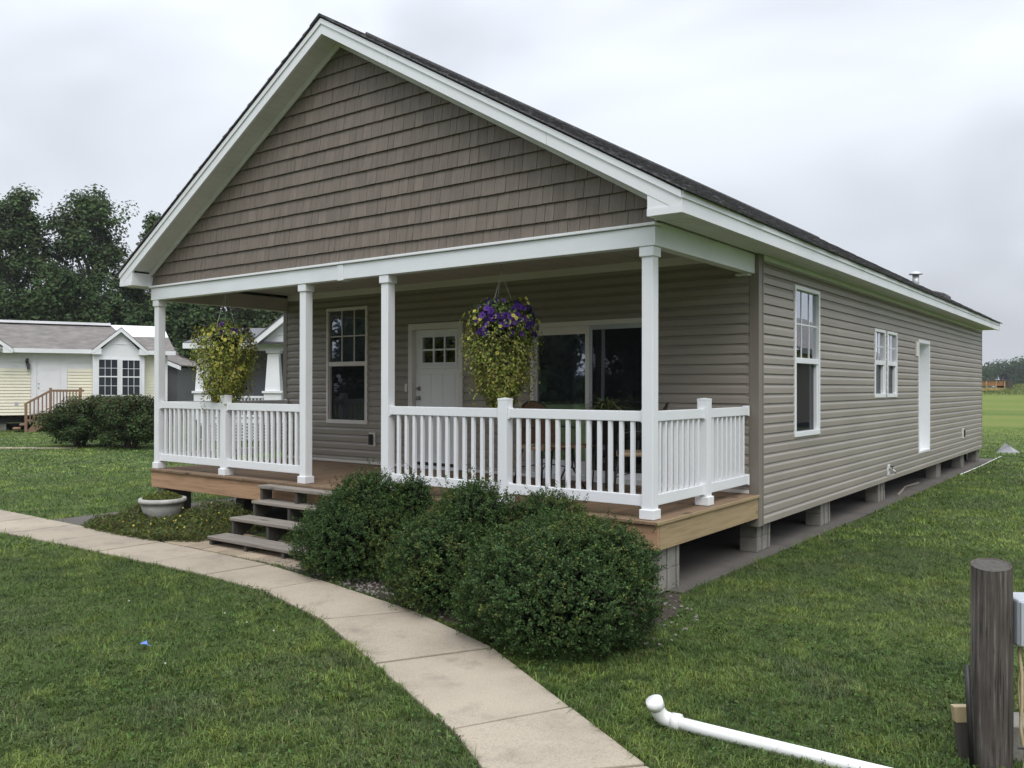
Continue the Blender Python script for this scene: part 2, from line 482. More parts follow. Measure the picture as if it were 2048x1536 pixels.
# dirt joint fill under slabs
# tan pavers before the steps
pv = bpy.data.objects.new('paver_patch', None); COL.objects.link(pv); WL['paver_patch'] = Vector((0,0,0))
tag(pv, 'tan pavers laid below the wooden steps', None, kind='structure')
yy = -1.045
for r_ in range(4):
    xx = -5.42 + (.0 if r_ % 2 else -.17)
    while xx < -3.15:
        w_ = random.choice([.30,.36,.42])
        MB().box(xx+.006, xx+w_-.006, yy+.006, yy+.214, -.05, .012+random.uniform(0,.008)).build('paver', M['paver'], pv, bevel=.006)
        xx += w_
    yy += .22

# ------------------------------------------------------------------ THE HOUSE
D = 2.28; LEN = 16.75; WX = -7.69
ZD = .64; ZB, ZT = 2.94, 3.107
SID0 = .316; LAP = .1058
house = thing('house', (-3.85, 9.0, 0), 'long taupe sided house with brown shake gable and white railed front porch', 'house')
LP = [(0, .023), (.056, .023), (.064, .0215), (.078, .012), (.1058, .0025)]
def lap_d(s):
    for (a, da), (b, db) in zip(LP, LP[1:]):
        if s <= b+1e-9: return da+(db-da)*(s-a)/(b-a)
    return LP[-1][1]
def lap_wall(name_part, parent, org, ud, nd, u0, u1, z0, z1, ops, mat, lap_name='siding_board', phase=0.0):
    """boards of a Dutch lap wall; org + u*ud + d*nd"""
    org, ud, nd = Vector(org), Vector(ud), Vector(nd)
    k = 0; z = z0 - phase
    while z < z1 - .004:
        za, zb = max(z, z0), min(z+LAP, z1)
        ivs = []
        def piece(ua, ub, a, b):
            if ub-ua < .004 or b-a < .004: return
            ss = [a-z] + [s for s, _ in LP if a-z+1e-4 < s < b-z-1e-4] + [b-z]
            poly = [org + ud*ua + Vector((0,0,z+ss[0])) - nd*.002]
            for s in ss: poly.append(org + ud*ua + nd*lap_d(s) + Vector((0,0,z+s)))
            poly.append(org + ud*ua + Vector((0,0,z+ss[-1])) - nd*.002)
            MB().ext(poly, ud*(ub-ua)).build(lap_name, mat, parent)
        cuts = sorted([o for o in ops if o[2] < zb-1e-4 and o[3] > za+1e-4], key=lambda o: o[0])
        cur = u0
        for o in cuts:
            piece(cur, o[0], za, zb)
            if o[2] > za: piece(o[0], o[1], za, o[2])
            if o[3] < zb: piece(o[0], o[1], o[3], zb)
            cur = o[1]
        # vinyl comes in lengths: break long runs now and then with an overlap joint
        if u1-cur > 5:
            j = cur + (u1-cur)*(.36 + .3*((k//2*7) % 5)/4)
            piece(cur, j-.0006, za, zb); piece(j+.0006, u1, za, zb)
        else:
            piece(cur, u1, za, zb)
        z += LAP; k += 1
def wall_back(parent, org, ud, nd, u0, u1, z0, z1, ops, th, mat, name):
    """solid wall with openings, th thick behind the face"""
    org, ud, nd = Vector(org), Vector(ud), Vector(nd)
    mb = MB()
    us = sorted(set([u0, u1] + [v for o in ops for v in o[:2]]))
    for ua, ub in zip(us, us[1:]):
        mid = (ua+ub)/2
        zz = z0
        for o in sorted([o for o in ops if o[0] < mid < o[1]], key=lambda o: o[2]):
            if o[2] > zz+1e-4:
                p = org + ud*ua + Vector((0,0,zz))
                mb.ext([p, p+ud*(ub-ua), p+ud*(ub-ua)-nd*th, p-nd*th], (0,0,o[2]-zz))
            zz = o[3]
        if zz < z1-1e-4:
            p = org + ud*ua + Vector((0,0,zz))
            mb.ext([p, p+ud*(ub-ua), p+ud*(ub-ua)-nd*th, p-nd*th], (0,0,z1-zz))
    return mb.build(name, mat, parent)

# openings: (u0,u1,z0,z1)
SW1 = (3.35, 4.265, 1.185, 2.93)
SW2 = (6.86, 7.475, 1.605, 2.627)
SW3 = (7.59, 8.215, 1.605, 2.627)
SDR = (9.80, 10.73, .602, 2.602)
side_ops = [SW1, SW2, SW3, SDR]
# side wall (normal +x) at x=.0 ; boards project outwards
sidew = wall_back(house, (.0, 0, 0), (0,1,0), (1,0,0), D, LEN, SID0, 3.17, side_ops, .12, M['backing'], 'side_wall')
lap_wall('side', sidew, (.003, 0, 0), (0,1,0), (1,0,0), D+.115, LEN-.06, SID0, 3.10, side_ops, M['siding'])
# porch wall (normal -y) at y = D ; u = x
PWN = (-6.69, -5.805, 1.212, 2.935)
PDR = (-4.985, -4.0, .655, 2.628)
PSL = (-2.895, -1.20, .655, 2.545)
porch_ops = [PWN, PDR, PSL]
porchw = wall_back(house, (0, D+.02, 0), (1,0,0), (0,-1,0), WX+.06, -.12, SID0, 3.3, porch_ops, .12, M['backing'], 'porch_wall')
lap_wall('porch', porchw, (0, D+.017, 0), (1,0,0), (0,-1,0), WX+.07, -.085, .665, 3.10, porch_ops, M['siding'], phase=(.665-SID0) % LAP)
# left, rear walls
wall_back(house, (WX, 0, 0), (0,1,0), (-1,0,0), D, LEN, SID0, 3.17, [], .12, M['backing'], 'left_wall')
lw = MB()
z = SID0
while z < 3.15:
    lw.ext([(WX-.003, 0+D, z), (WX-.0175, D, z), (WX-.0175, D, z+.055), (WX-.0065, D, z+LAP), (WX-.003, D, z+LAP)], (0, LEN-D, 0)); z += LAP
tag(lw.build('left_siding', M['siding'], house), kind='stuff')
wall_back(house, (0, LEN, 0), (1,0,0), (0,1,0), WX+.12, -.12, SID0, 3.17, [], .12, M['backing'], 'rear_wall')
rw = MB()
z = SID0
while z < 3.15:
    rw.ext([(WX, LEN+.003, z), (WX, LEN+.0175, z), (WX, LEN+.0175, z+.055), (WX, LEN+.0065, z+LAP), (WX, LEN+.003, z+LAP)], (-WX, 0, 0)); z += LAP
tag(rw.build('rear_siding', M['siding'], house), kind='stuff')
MB().ext([(WX, LEN+.01, 3.17), (0, LEN+.01, 3.17), (-3.886, LEN+.01, 5.45)], (0,-.1,0)).build('rear_gable', M['siding'], house)
# corner posts
def corner(x0, x1, y0, y1, z0, z1):
    c = MB().box(x0, x1, y0, y1, z0, z1).build('corner_post', M['corner'], house, bevel=.004)
    return c
corner(-.085, .022, D-.012, D+.115, .302, 3.165)
MB().box(.0221, .027, D+.094, D+.113, .304, 3.16).build('corner_lip', M['corner'], house)
corner(WX-.022, WX+.07, D-.012, D+.10, .302, 3.165)
corner(-.07, .022, LEN-.06, LEN+.022, .302, 3.165)
# floor, underside, ceiling inside
B('floor', M['interior'], house, WX+.12, -.12, D+.14, LEN-.12, .55, .62)
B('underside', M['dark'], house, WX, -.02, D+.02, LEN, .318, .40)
B('inner_ceiling', M['interior'], house, WX+.12, -.12, D+.14, LEN-.12, 3.05, 3.10)
for y in (5.6, 9.2): B('partition', M['interior'], house, WX+.12, -.12, y, y+.1, .62, 3.05)
B('partition', M['interior'], house, -3.6, -3.5, D+.14, 5.6, .62, 3.05)
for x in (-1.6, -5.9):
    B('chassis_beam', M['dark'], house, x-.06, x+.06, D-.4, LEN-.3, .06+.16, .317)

def window(parent_name, frame_mat, org, ud, nd, op, mid, cols=3, rows=2, stick=True, screen=True, fw=.045):
    """double-hung: outer frame, meeting rail, upper sash with grille, lower sash with screen"""
    org, ud, nd = Vector(org), Vector(ud), Vector(nd)
    u0, u1, z0, z1 = op
    w = thing_part('window', org + ud*((u0+u1)/2) + Vector((0,0,(z0+z1)/2)))
    def bx(name, mat, ua, ub, za, zb, d0, d1, bevel=0):
        p = org + ud*ua + nd*d0 + Vector((0,0,za))
        return MB().ext([p, p+ud*(ub-ua), p+ud*(ub-ua)+nd*(d1-d0), p+nd*(d1-d0)], (0,0,zb-za)).build(name, mat, w, bevel=bevel)
    F = frame_mat
    bx('frame', F, u0, u0+fw, z0, z1, -.05, .036, .004)
    bx('frame', F, u1-fw, u1, z0, z1, -.05, .036, .004)
    bx('frame', F, u0+fw, u1-fw, z1-fw, z1, -.05, .0355, .004)
    bx('sill', F, u0+fw, u1-fw, z0, z0+fw+.012, -.05, .0365, .004)
    bx('meeting_rail', F, u0+fw, u1-fw, mid-.035, mid+.03, -.045, .026, .004)
    # lower sash border
    s = .03
    bx('sash', F, u1-fw-s, u1-fw, z0+fw+.012, mid-.035, -.045, .015, .003)
    bx('sash', F, u0+fw, u0+fw+.012, z0+fw+.012, mid-.035, -.045, .012, .003)
    bx('pane', M['glass'], u0+fw, u1-fw, mid+.03, z1-fw, -.012, -.006)
    bx('screen_pane', M['screen'] if screen else M['glass'], u0+fw+.012, u1-fw-s, z0+fw+.012, mid-.035, -.03, -.024)
    a0, a1, b0, b1 = u0+fw, u1-fw, mid+.03, z1-fw
    for i in range(1, cols):
        u_ = a0+(a1-a0)*i/cols
        bx('muntin', F, u_-.008, u_+.008, b0, b1, -.0055, .002)
    for j in range(1, rows):
        z_ = b0+(b1-b0)*j/rows
        bx('muntin', F, a0, a1, z_-.008, z_+.008, -.0053, .0018)
    return w
def thing_part(name, loc, parent=None):
    p = parent or house
    o = bpy.data.objects.new(name, None); COL.objects.link(o); o.parent = p
    o.location = Vector(loc) - WL[p.name]; WL[o.name] = Vector(loc); o.empty_display_size = .1
    return o
window('w', M['white'], (.003,0,0), (0,1,0), (1,0,0), SW1, 2.07)
window('w', M['white'], (.003,0,0), (0,1,0), (1,0,0), SW2, 2.13, cols=2)
window('w', M['white'], (.003,0,0), (0,1,0), (1,0,0), SW3, 2.13, cols=2)
window('w', M['cream'], (0,D+.017,0), (1,0,0), (0,-1,0), PWN, 2.10)
# curtains
def curtain(x0, x1, y, z0, z1, amp=.02, axis=0):
    n = int(abs(x1-x0)/.03)+2; mb = MB(); pts = []
    for i in range(n):
        u_ = x0+(x1-x0)*i/(n-1); d = amp*math.sin(i*1.35)+random.uniform(-.004,.004)
        pts.append((u_, y+d) if axis == 0 else (y+d, u_))
    for (a, b), (c, d) in zip(pts, pts[1:]):
        mb.add([(a,b,z0),(c,d,z0),(c,d,z1),(a,b,z1)], [(0,1,2,3)])
    return mb
cur = thing_part('curtain_set', (-2.0, D+.3, 1.6))
curtain(-2.82, -2.30, D+.28, .70, 2.5).build('curtain', M['curtain'], cur, smooth=True)
curtain(-2.13, -1.98, D+.28, .70, 2.5).build('curtain', M['curtain'], cur, smooth=True)
curtain(3.42, 4.2, -.26, 1.2, 2.9, axis=1).build('curtain', M['curtain'], cur, smooth=True)
curtain(-6.66, -6.35, D+.3, 1.2, 2.9).build('curtain', M['curtain'], cur, smooth=True)

# side door: deep white reveal
sd = thing_part('side_door', (0, 10.26, 1.6))
u0, u1, z0, z1 = SDR
for (ya, yb, za, zb) in ((u0, u0+.045, z0, z1), (u1-.045, u1, z0, z1), (u0+.045, u1-.045, z1-.06, z1), (u0+.045, u1-.045, z0, z0+.04)):
    B('jamb', M['white'], sd, -.22, .034, ya, yb, za, zb, bevel=.004)
B('door_slab', M['white'], sd, -.21, -.17, u0+.046, u1-.046, z0+.041, z1-.061)
# light block, outlet, tap on side wall
lb = MB().box(.003, .045, 9.57, 9.755, 2.30, 2.55).build('light_mount', M['cream'], house, bevel=.004)
ol = thing_part('outlet_cover', (.03, 14.2, .77))
B('plate', M['cream'], ol, .003, .035, 14.05, 14.25, .67, .88, bevel=.003)
B('hood', M['dark'], ol, .0352, .06, 14.19, 14.24, .70, .85)
tp = thing_part('garden_tap', (.05, 7.7, .49))
B('plate', M['white'], tp, .003, .028, 7.62, 7.78, .40, .57, bevel=.004)
MB().tube([(.028,7.70,.49),(.09,7.70,.485),(.12,7.70,.46),(.125,7.70,.43)], [.013,.013,.012,.012], 8).build('spout', M['metal'], tp, smooth=True)
MB().tube([(.075,7.70,.49),(.075,7.70,.535)], .007, 6).build('stem', M['blackmetal'], tp)
MB().lathe([(.01,-.006),(.032,-.006),(.034,0),(.032,.006),(.01,.006)], (.075,7.70,.54), 10).build('wheel', M['blackmetal'], tp)

# front door
fd = thing_part('front_door', (-4.49, D, 1.64))
x0, x1, z0, z1 = PDR
yf = D-.006
B('casing', M['cream'], fd, x0, x0+.075, yf-.018, D+.14, z0, z1, bevel=.004)
B('casing', M['cream'], fd, x1-.075, x1, yf-.018, D+.14, z0, z1, bevel=.004)
B('casing', M['cream'], fd, x0+.075, x1-.075, yf-.017, D+.14, z1-.085, z1, bevel=.004)
B('threshold', M['white_trim'], fd, x0+.075, x1-.075, D-.05, D+.14, z0-.012, z0+.022)
sx0, sx1, sz0, sz1 = x0+.078, x1-.078, z0+.026, z1-.088
ys, ye = D+.055, D+.10
lx0, lx1, lz0, lz1 = sx0+.13, sx1-.10, 2.09, 2.44
sl_ = MB()
for a in ((sx0, lx0, sz0, sz1), (lx1, sx1, sz0, sz1), (lx0, lx1, sz0, lz0), (lx0, lx1, lz1, sz1)):
    sl_.box(a[0], a[1], ys, ye, a[2], a[3])
sl_.build('door_slab', M['white'], fd)
B('pane', M['glass'], fd, lx0, lx1, ys+.018, ys+.022, lz0, lz1)
for i in (1, 2):
    x_ = lx0+(lx1-lx0)*i/3; B('muntin', M['white'], fd, x_-.012, x_+.012, ys-.004, ys+.012, lz0, lz1)
B('muntin', M['white'], fd, lx0, lx1, ys-.0036, ys+.0116, (lz0+lz1)/2-.012, (lz0+lz1)/2+.012)
B('lite_frame', M['white'], fd, lx0-.03, lx1+.03, ys-.014, ys-.001, lz1, lz1+.03)
B('lite_frame', M['white'], fd, lx0-.03, lx1+.03, ys-.014, ys-.001, lz0-.03, lz0)
B('lite_frame', M['white'], fd, lx0-.03, lx0, ys-.014, ys-.001, lz0, lz1)
B('lite_frame', M['white'], fd, lx1, lx1+.03, ys-.014, ys-.001, lz0, lz1)
B('shelf', M['white'], fd, lx0-.06, lx1+.06, ys-.03, ys-.001, lz0-.075, lz0-.045)
for a in range(3):
    xa = sx0+.09+a*(sx1-sx0-.18)/3; xb = sx0+.09+(a+1)*(sx1-sx0-.18)/3-.02
    B('panel', M['white'], fd, xa, xb, ys-.006, ys-.0005, sz0+.2, lz0-.16, bevel=.004)
MB().lathe([(.001,0),(.03,0),(.03,.012),(.001,.012)], (0,0,0), 14)
def knob(z, r):
    mb = MB(); prof = [(.002,0),(.03,0),(.031,.008),(.012,.012),(.012,.03),(r,.036),(r,.055),(.004,.062)]
    t_ = MB().lathe(prof, (0,0,0), 14)
    mb.add([(sx0+.07+a, ys-c, z+b) for a, b, c in t_.v], t_.f); return mb
knob(1.60, .026).build('door_knob', M['metal'], fd, smooth=True)
knob(1.735, .02).build('deadbolt', M['metal'], fd, smooth=True)
B('sweep', M['dark'], fd, sx0, sx1, ys-.006, ys-.0008, sz0, sz0+.04)
B('doorbell', M['white'], house, -5.055, -5.02, D-.016, D+.003, 1.69, 1.80, bevel=.003)
po = thing_part('porch_outlet', (-5.68, D, 1.0))
B('plate', M['cream'], po, -5.76, -5.635, D-.022, D+.003, .90, 1.10, bevel=.004)
B('cover', M['dark'], po, -5.745, -5.675, D-.05, D-.0222, .925, 1.075, bevel=.004)
# sliding door
sd2 = thing_part('sliding_door', (-2.05, D, 1.6))
x0, x1, z0, z1 = PSL
yf = D-.008; fwd = .05
xm = -2.085
B('frame', M['cream'], sd2, x0, x0+fwd, yf-.02, D+.13, z0, z1, bevel=.004)
B('frame', M['cream'], sd2, x1-fwd, x1, yf-.02, D+.13, z0, z1, bevel=.004)
B('frame', M['cream'], sd2, x0+fwd, x1-fwd, yf-.019, D+.13, z1-.055, z1, bevel=.004)
B('sill', M['white'], sd2, x0-.02, x1+.02, yf-.05, D+.13, z0-.014, z0+.05, bevel=.004)
B('panel_rail', M['cream'], sd2, x0+fwd, xm, D+.02, D+.06, z1-.15, z1-.055)
B('panel_rail', M['white'], sd2, x0+fwd, xm, D+.02, D+.06, z0+.05, z0+.21)
B('panel_rail', M['white'], sd2, xm+.06, x1-fwd, D-.004, D+.03, z0+.05, z0+.12)
B('panel_stile', M['cream'], sd2, x0+fwd, x0+fwd+.025, D+.018, D+.062, z0+.21, z1-.15)
B('panel_stile', M['cream'], sd2, xm-.02, xm+.03, D-.006, D+.064, z0+.05, z1-.055, bevel=.003)
B('screen_stile', M['plastic'], sd2, xm+.031, xm+.075, D-.004, D+.02, z0+.12, z1-.056)
B('screen_stile', M['plastic'], sd2, xm+.075, x1-fwd, D-.0042, D+.0198, z1-.11, z1-.0562)
B('pane', M['glass'], sd2, x0+fwd+.025, xm-.02, D+.036, D+.042, z0+.21, z1-.15)
B('screen_pane', M['screen'], sd2, xm+.075, x1-fwd, D+.004, D+.008, z0+.12, z1-.11)
# white base strip and frieze on the porch wall
for (a, b) in ((WX+.07, PDR[0]-.002), (PDR[1]+.002, PSL[0]-.022), (PSL[1]+.022, -.087)):
    B('base_strip', M['cream'], house, a, b, D-.02, D+.004, .643, .678)
B('wall_frieze', M['cream'], house, WX+.1, -.11, D-.028, D+.02, 3.10, 3.19)
# side frieze
B('side_frieze', M['white_trim'], house, .004, .03, D+.118, LEN+.02, 3.095, 3.145)

# ---- porch ceiling panels
pc = thing_part('porch_ceiling', (-3.85, 1.2, 3.19))
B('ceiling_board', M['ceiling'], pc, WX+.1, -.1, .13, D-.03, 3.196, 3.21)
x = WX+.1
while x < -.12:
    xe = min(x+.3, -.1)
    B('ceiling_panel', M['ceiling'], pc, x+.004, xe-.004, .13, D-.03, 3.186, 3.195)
    x += .3
# ---- header beams
bm_ = thing_part('porch_beam', (-3.85, .1, 3.0))
BX0, BX1 = -7.70, -.018
for a, b in ((BX0, -3.905), (-3.835, BX1)):
    B('front_beam', M['white_trim'], bm_, a, b, .028, .135, ZB, ZT-.004, bevel=.004)
B('joint_cover', M['white_trim'], bm_, -3.915, -3.825, .018, .14, ZB-.012, ZT-.002, bevel=.003)
B('beam_cap', M['white'], bm_, BX0-.02, BX1+.012, .005, .12, ZT, ZT+.026, bevel=.004)
B('beam_backfill', M['white_trim'], bm_, BX0+.02, BX1-.02, .115, .134, ZT+.027, 3.24)
B('side_beam', M['white_trim'], bm_, BX1-.107, BX1-.001, .1355, D-.014, ZB, 3.145, bevel=.004)
B('side_beam', M['ceiling'], bm_, BX0+.001, BX0+.108, .1355, D-.014, ZB, 3.145, bevel=.004)
B('beam_end_block', M['white_trim'], bm_, BX1-.18, BX1-.04, D-.11, D-.013, ZB-.02, ZB-.001)

# ---- posts and railing
def post(x, y, z1, tall=True, name='porch_post'):
    p = thing_part(name, (x, y, ZD))
    h = .0525
    B('shaft', M['white'], p, x-h, x+h, y-h, y+h, ZD+.02, z1, bevel=.006)
    B('base_collar', M['white'], p, x-h-.016, x+h+.016, y-h-.016, y+h+.016, ZD+.001, ZD+.085, bevel=.006)
    if tall:
        B('cap_collar', M['white'], p, x-h-.016, x+h+.016, y-h-.016, y+h+.016, z1-.085, z1-.001, bevel=.006)
    else:
        B('post_cap', M['white'], p, x-h-.0015, x+h+.0015, y-h-.0015, y+h+.0015, z1-.012, z1+.006, bevel=.002)
        MB().add([(x-h,y-h,z1+.006),(x+h,y-h,z1+.006),(x+h,y+h,z1+.006),(x-h,y+h,z1+.006),(x,y,z1+.016)], [(0,1,4),(1,2,4),(2,3,4),(3,0,4),(3,2,1,0)]).build('cap_top', M['white'], p)
    return p
PY = .105
XR, X3, XM1, X2, XM0, XL = -.105, -3.215, -1.645, -4.545, -6.085, -7.605
for x in (XR, X3, X2, XL): post(x, PY, ZB)
for x in (XM1, XM0): post(x, PY, 1.64, False, 'rail_post')
post(-.105, 1.20, 1.64, False, 'rail_post')
post(XL, 1.20, 1.64, False, 'rail_post')
bal_me = {}
def rail(a, b, n):
    """railing section between two points (axis aligned)"""
    a = Vector((*a, 0)); b = Vector((*b, 0)); c = (a+b)/2
    r_ = thing_part('railing', (c.x, c.y, 1.1))
    d = (b-a).normalized(); h = .0525; ax = 0 if abs(d.x) > .5 else 1
    p, q = a+d*h, b-d*h
    def bar(name, z0, z1, w, bev=.005, cut=0):
        if ax == 0: return B(name, M['white'], r_, min(p.x,q.x)+cut, max(p.x,q.x)-cut, c.y-w, c.y+w, z0, z1, bevel=bev)
        return B(name, M['white'], r_, c.x-w, c.x+w, min(p.y,q.y)+cut, max(p.y,q.y)-cut, z0, z1, bevel=bev)
    bar('top_rail', 1.463, 1.552, .026); bar('bottom_rail', .745, .84, .024)
    for zz, zh in ((1.452, .112), (.735, .115)):
        for e, s in ((p, 1), (q, -1)):
            k = e+d*s*.009
            if ax == 0: B('bracket', M['white'], r_, k.x-.0085, k.x+.0085, k.y-.036, k.y+.036, zz, zz+zh, bevel=.004)
            else: B('bracket', M['white'], r_, k.x-.036, k.x+.036, k.y-.0085, k.y+.0085, zz, zz+zh, bevel=.004)
    L_ = (q-p).length; g = L_/(n+1) if n else 1
    for i in range(n):
        k = p + d*(g*(i+1))
        if 'm' not in bal_me:
            o = MB().box(k.x-.0175, k.x+.0175, k.y-.0175, k.y+.0175, .8402, 1.4628).build('baluster', M['white'], r_, bevel=.003)
            bal_me['m'] = o.data
        else:
            place('baluster', bal_me['m'], (k.x, k.y, 1.1515), r_, .003)
rail((X3, PY), (XM1, PY), 12); rail((XM1, PY), (XR, PY), 12)
rail((XL, PY), (XM0, PY), 12); rail((XM0, PY), (X2, PY), 12)
rail((XR, PY), (XR, 1.20), 8); rail((XR, 1.20), (XR, D+.02), 8)
rail((XL, PY), (XL, 1.20), 8); rail((XL, 1.20), (XL, D+.02), 8)

# ---- deck
dk = thing_part('porch_deck', (-3.85, 1.1, .5))
x = WX+.03; i = 0
while x < .01:
    w_ = min(.14, .022-x)
    e = random.uniform(0, .012)
    MB().box(x+.002, x+w_-.002, -.012-e, D-.022, ZD-.028, ZD-random.uniform(0,.0025)).build('deck_board', M['deck'], dk, bevel=.003)
    x += .14
for a, b in ((WX+.04, -5.02), (-5.016, -2.2), (-2.196, .012)):
    MB().box(a, b, .012, .052, .393, ZD-.03).build('rim_board', M['rimx'], dk, bevel=.003)
MB().box(-.026, .0145, .054, D-.014, .393, ZD-.03).build('rim_board', M['rimy'], dk, bevel=.003)
MB().box(WX+.04, WX+.08, .054, D-.014, .393, ZD-.03).build('rim_board', M['rimy'], dk, bevel=.003)
B('nosing', M['rimy'], dk, .0225, .034, -.016, D-.014, ZD-.03, ZD-.001, bevel=.003)
x = WX+.5
while x < -.2:
    B('joist', M['darkwood'], dk, x-.02, x+.02, .054, D-.03, .42, ZD-.031); x += .405
B('ledger', M['darkwood'], dk, WX+.09, -.03, D-.028, D-.001, .40, ZD-.032)

# ---- roof
RX, RZ = -3.886, 5.758
EXR, EXL, EZ = .353, -8.02, 3.313
SR = (RZ-EZ)/(EXR-RX); SLf = (RZ-EZ)/(RX-EXL)
YF, YB = -.24, LEN+.30
FH = .165
roof = thing_part('roof', (RX, 8.3, 5.4))
def zr(x): return RZ - (SR*(x-RX) if x > RX else SLf*(RX-x))
# deck plates
for (xe, s) in ((EXR, 1), (EXL, -1)):
    MB().ext([(RX, YF, RZ-.02), (xe, YF, EZ-.02), (xe, YF, EZ-.002), (RX, YF, RZ-.002)], (0, YB-YF, 0)).build('roof_deck', M['dark'], roof)
# shingle courses: raised butt edges, uneven tabs
def courses(xe, sl, yv0, yv1, ex=.142):
    Lh = abs(xe-RX)*math.sqrt(1+sl*sl); n = int(Lh/ex)+1
    dx = (xe-RX)/abs(xe-RX)/math.sqrt(1+sl*sl); dz = -sl/math.sqrt(1+sl*sl)
    nx, nz = -dz*dx/abs(dx), abs(dx)
    mb = MB(); rr = random.Random(5)
    for i in range(n+1):
        s1 = Lh+.02-(i)*ex; s0 = max(0, s1-ex*1.25)
        if s1 < .03: break
        y = yv0 - rr.uniform(0,.3)
        while y < yv1:
            w_ = rr.uniform(.12,.34); ya, yb = max(y, yv0), min(y+w_, yv1); y += w_
            if yb-ya < .02: continue
            e1 = s1 + rr.uniform(-.012,.006); t1 = .016+rr.choice([0,0,.006,.009]); t0 = .004
            def P(s, t, yy): return (RX+dx*s+nx*t, yy, RZ+dz*s+nz*t)
            mb.add([P(s0,t0,ya),P(e1,t1,ya),P(e1,t1,yb),P(s0,t0,yb),P(e1,-.001,ya),P(e1,-.001,yb),P(s0,-.001,ya),P(s0,-.001,yb)],
                   [(0,1,2,3) if dx > 0 else (3,2,1,0),(1,4,5,2) if dx > 0 else (2,5,4,1),(0,6,4,1),(3,2,5,7)])
    return mb
tag(courses(EXR+.03, SR, YF-.03, YB+.03).build('roof_shingles', M['roof'], roof), kind='stuff')
tag(courses(EXL-.03, SLf, YF-.03, YB+.03).build('roof_shingles', M['roof'], roof), kind='stuff')
# starter edge on the rakes so the shingle edge reads thick
for xe in (EXR+.03, EXL-.03):
    z_e = zr(xe)
    MB().ext([(RX, YF-.032, RZ-.001), (xe, YF-.032, z_e-.001), (xe, YF-.032, z_e+.012), (RX, YF-.032, RZ+.012)], (0, .10, 0)).build('rake_edge', M['roof'], roof)
# ridge vent and caps
MB().ext([(RX-.17, .42, RZ-.17*SLf+.02), (RX-.17, .42, RZ-.17*SLf+.05), (RX, .42, RZ+.055), (RX+.17, .42, RZ-.17*SR+.05), (RX+.17, .42, RZ-.17*SR+.02), (RX, .42, RZ+.02)], (0, LEN-.7, 0)).build('ridge_vent', M['roof'], roof)
y = YF-.035
while y < .5:
    MB().ext([(RX-.15, y, RZ-.15*SLf+.012), (RX-.15, y, RZ-.15*SLf+.022), (RX, y, RZ+.028), (RX+.15, y, RZ-.15*SR+.022), (RX+.15, y, RZ-.15*SR+.012), (RX, y, RZ+.016)], (0,.16,0)).build('ridge_cap', M['roof'], roof); y += .15
# fascias
def rake(side):
    xe = EXR if side > 0 else EXL; s = SR if side > 0 else SLf
    cuts = [RX, RX+side*1.0, RX+side*2.95, xe]
    for a, b in zip(cuts, cuts[1:]):
        g = .0015*side
        MB().ext([(a+(0 if a == RX else g), YF, zr(a+g)-.021-FH), (b-g, YF, zr(b)-.021-FH), (b-g, YF, zr(b)-.021), (a+(0 if a == RX else g), YF, zr(a+g)-.021)], (0,.03,0)).build('rake_fascia', M['white'], roof, bevel=.002)
    # drip strip above (proud)
    MB().ext([(RX, YF-.014, RZ-.021-.055), (xe, YF-.014, EZ-.021-.055), (xe, YF-.014, EZ-.0205), (RX, YF-.014, RZ-.0205)], (0,.0135,0)).build('drip_strip', M['white'], roof)
    # soffit: ribs across
    mb = MB(); n = 46
    x_in = xe - side*.30
    for i in range(n):
        a = RX+(x_in-RX)*i/n; b = RX+(x_in-RX)*(i+1)/n
        za, zb = zr(a)-.021-FH+.018, zr(b)-.021-FH+.018
        u_ = .012*side
        mb.ext([(a+u_*.5, YF+.03, za), (b, YF+.03, zb), (b, YF+.03, zb+.006), (a+u_*.5, YF+.03, za+.006)], (0,.245,0))
        mb.ext([(a-u_*.2, YF+.03, za+.0062), (b+u_*.2, YF+.03, zb+.0062), (b+u_*.2, YF+.03, zb+.010), (a-u_*.2, YF+.03, za+.010)], (0,.245,0))
    tag(mb.build('rake_soffit', M['soffit'], roof), kind='stuff')
    # frieze board at gable
    for a, b in ((RX, RX+side*1.35), (RX+side*1.355, x_in)):
        MB().ext([(a, .035, zr(a)-.021-FH-.058), (b, .035, zr(b)-.021-FH-.058), (b, .035, zr(b)-.021-FH+.017), (a, .035, zr(a)-.021-FH+.017)], (0,-.022,0)).build('rake_frieze', M['soffit'], roof)
rake(1); rake(-1)
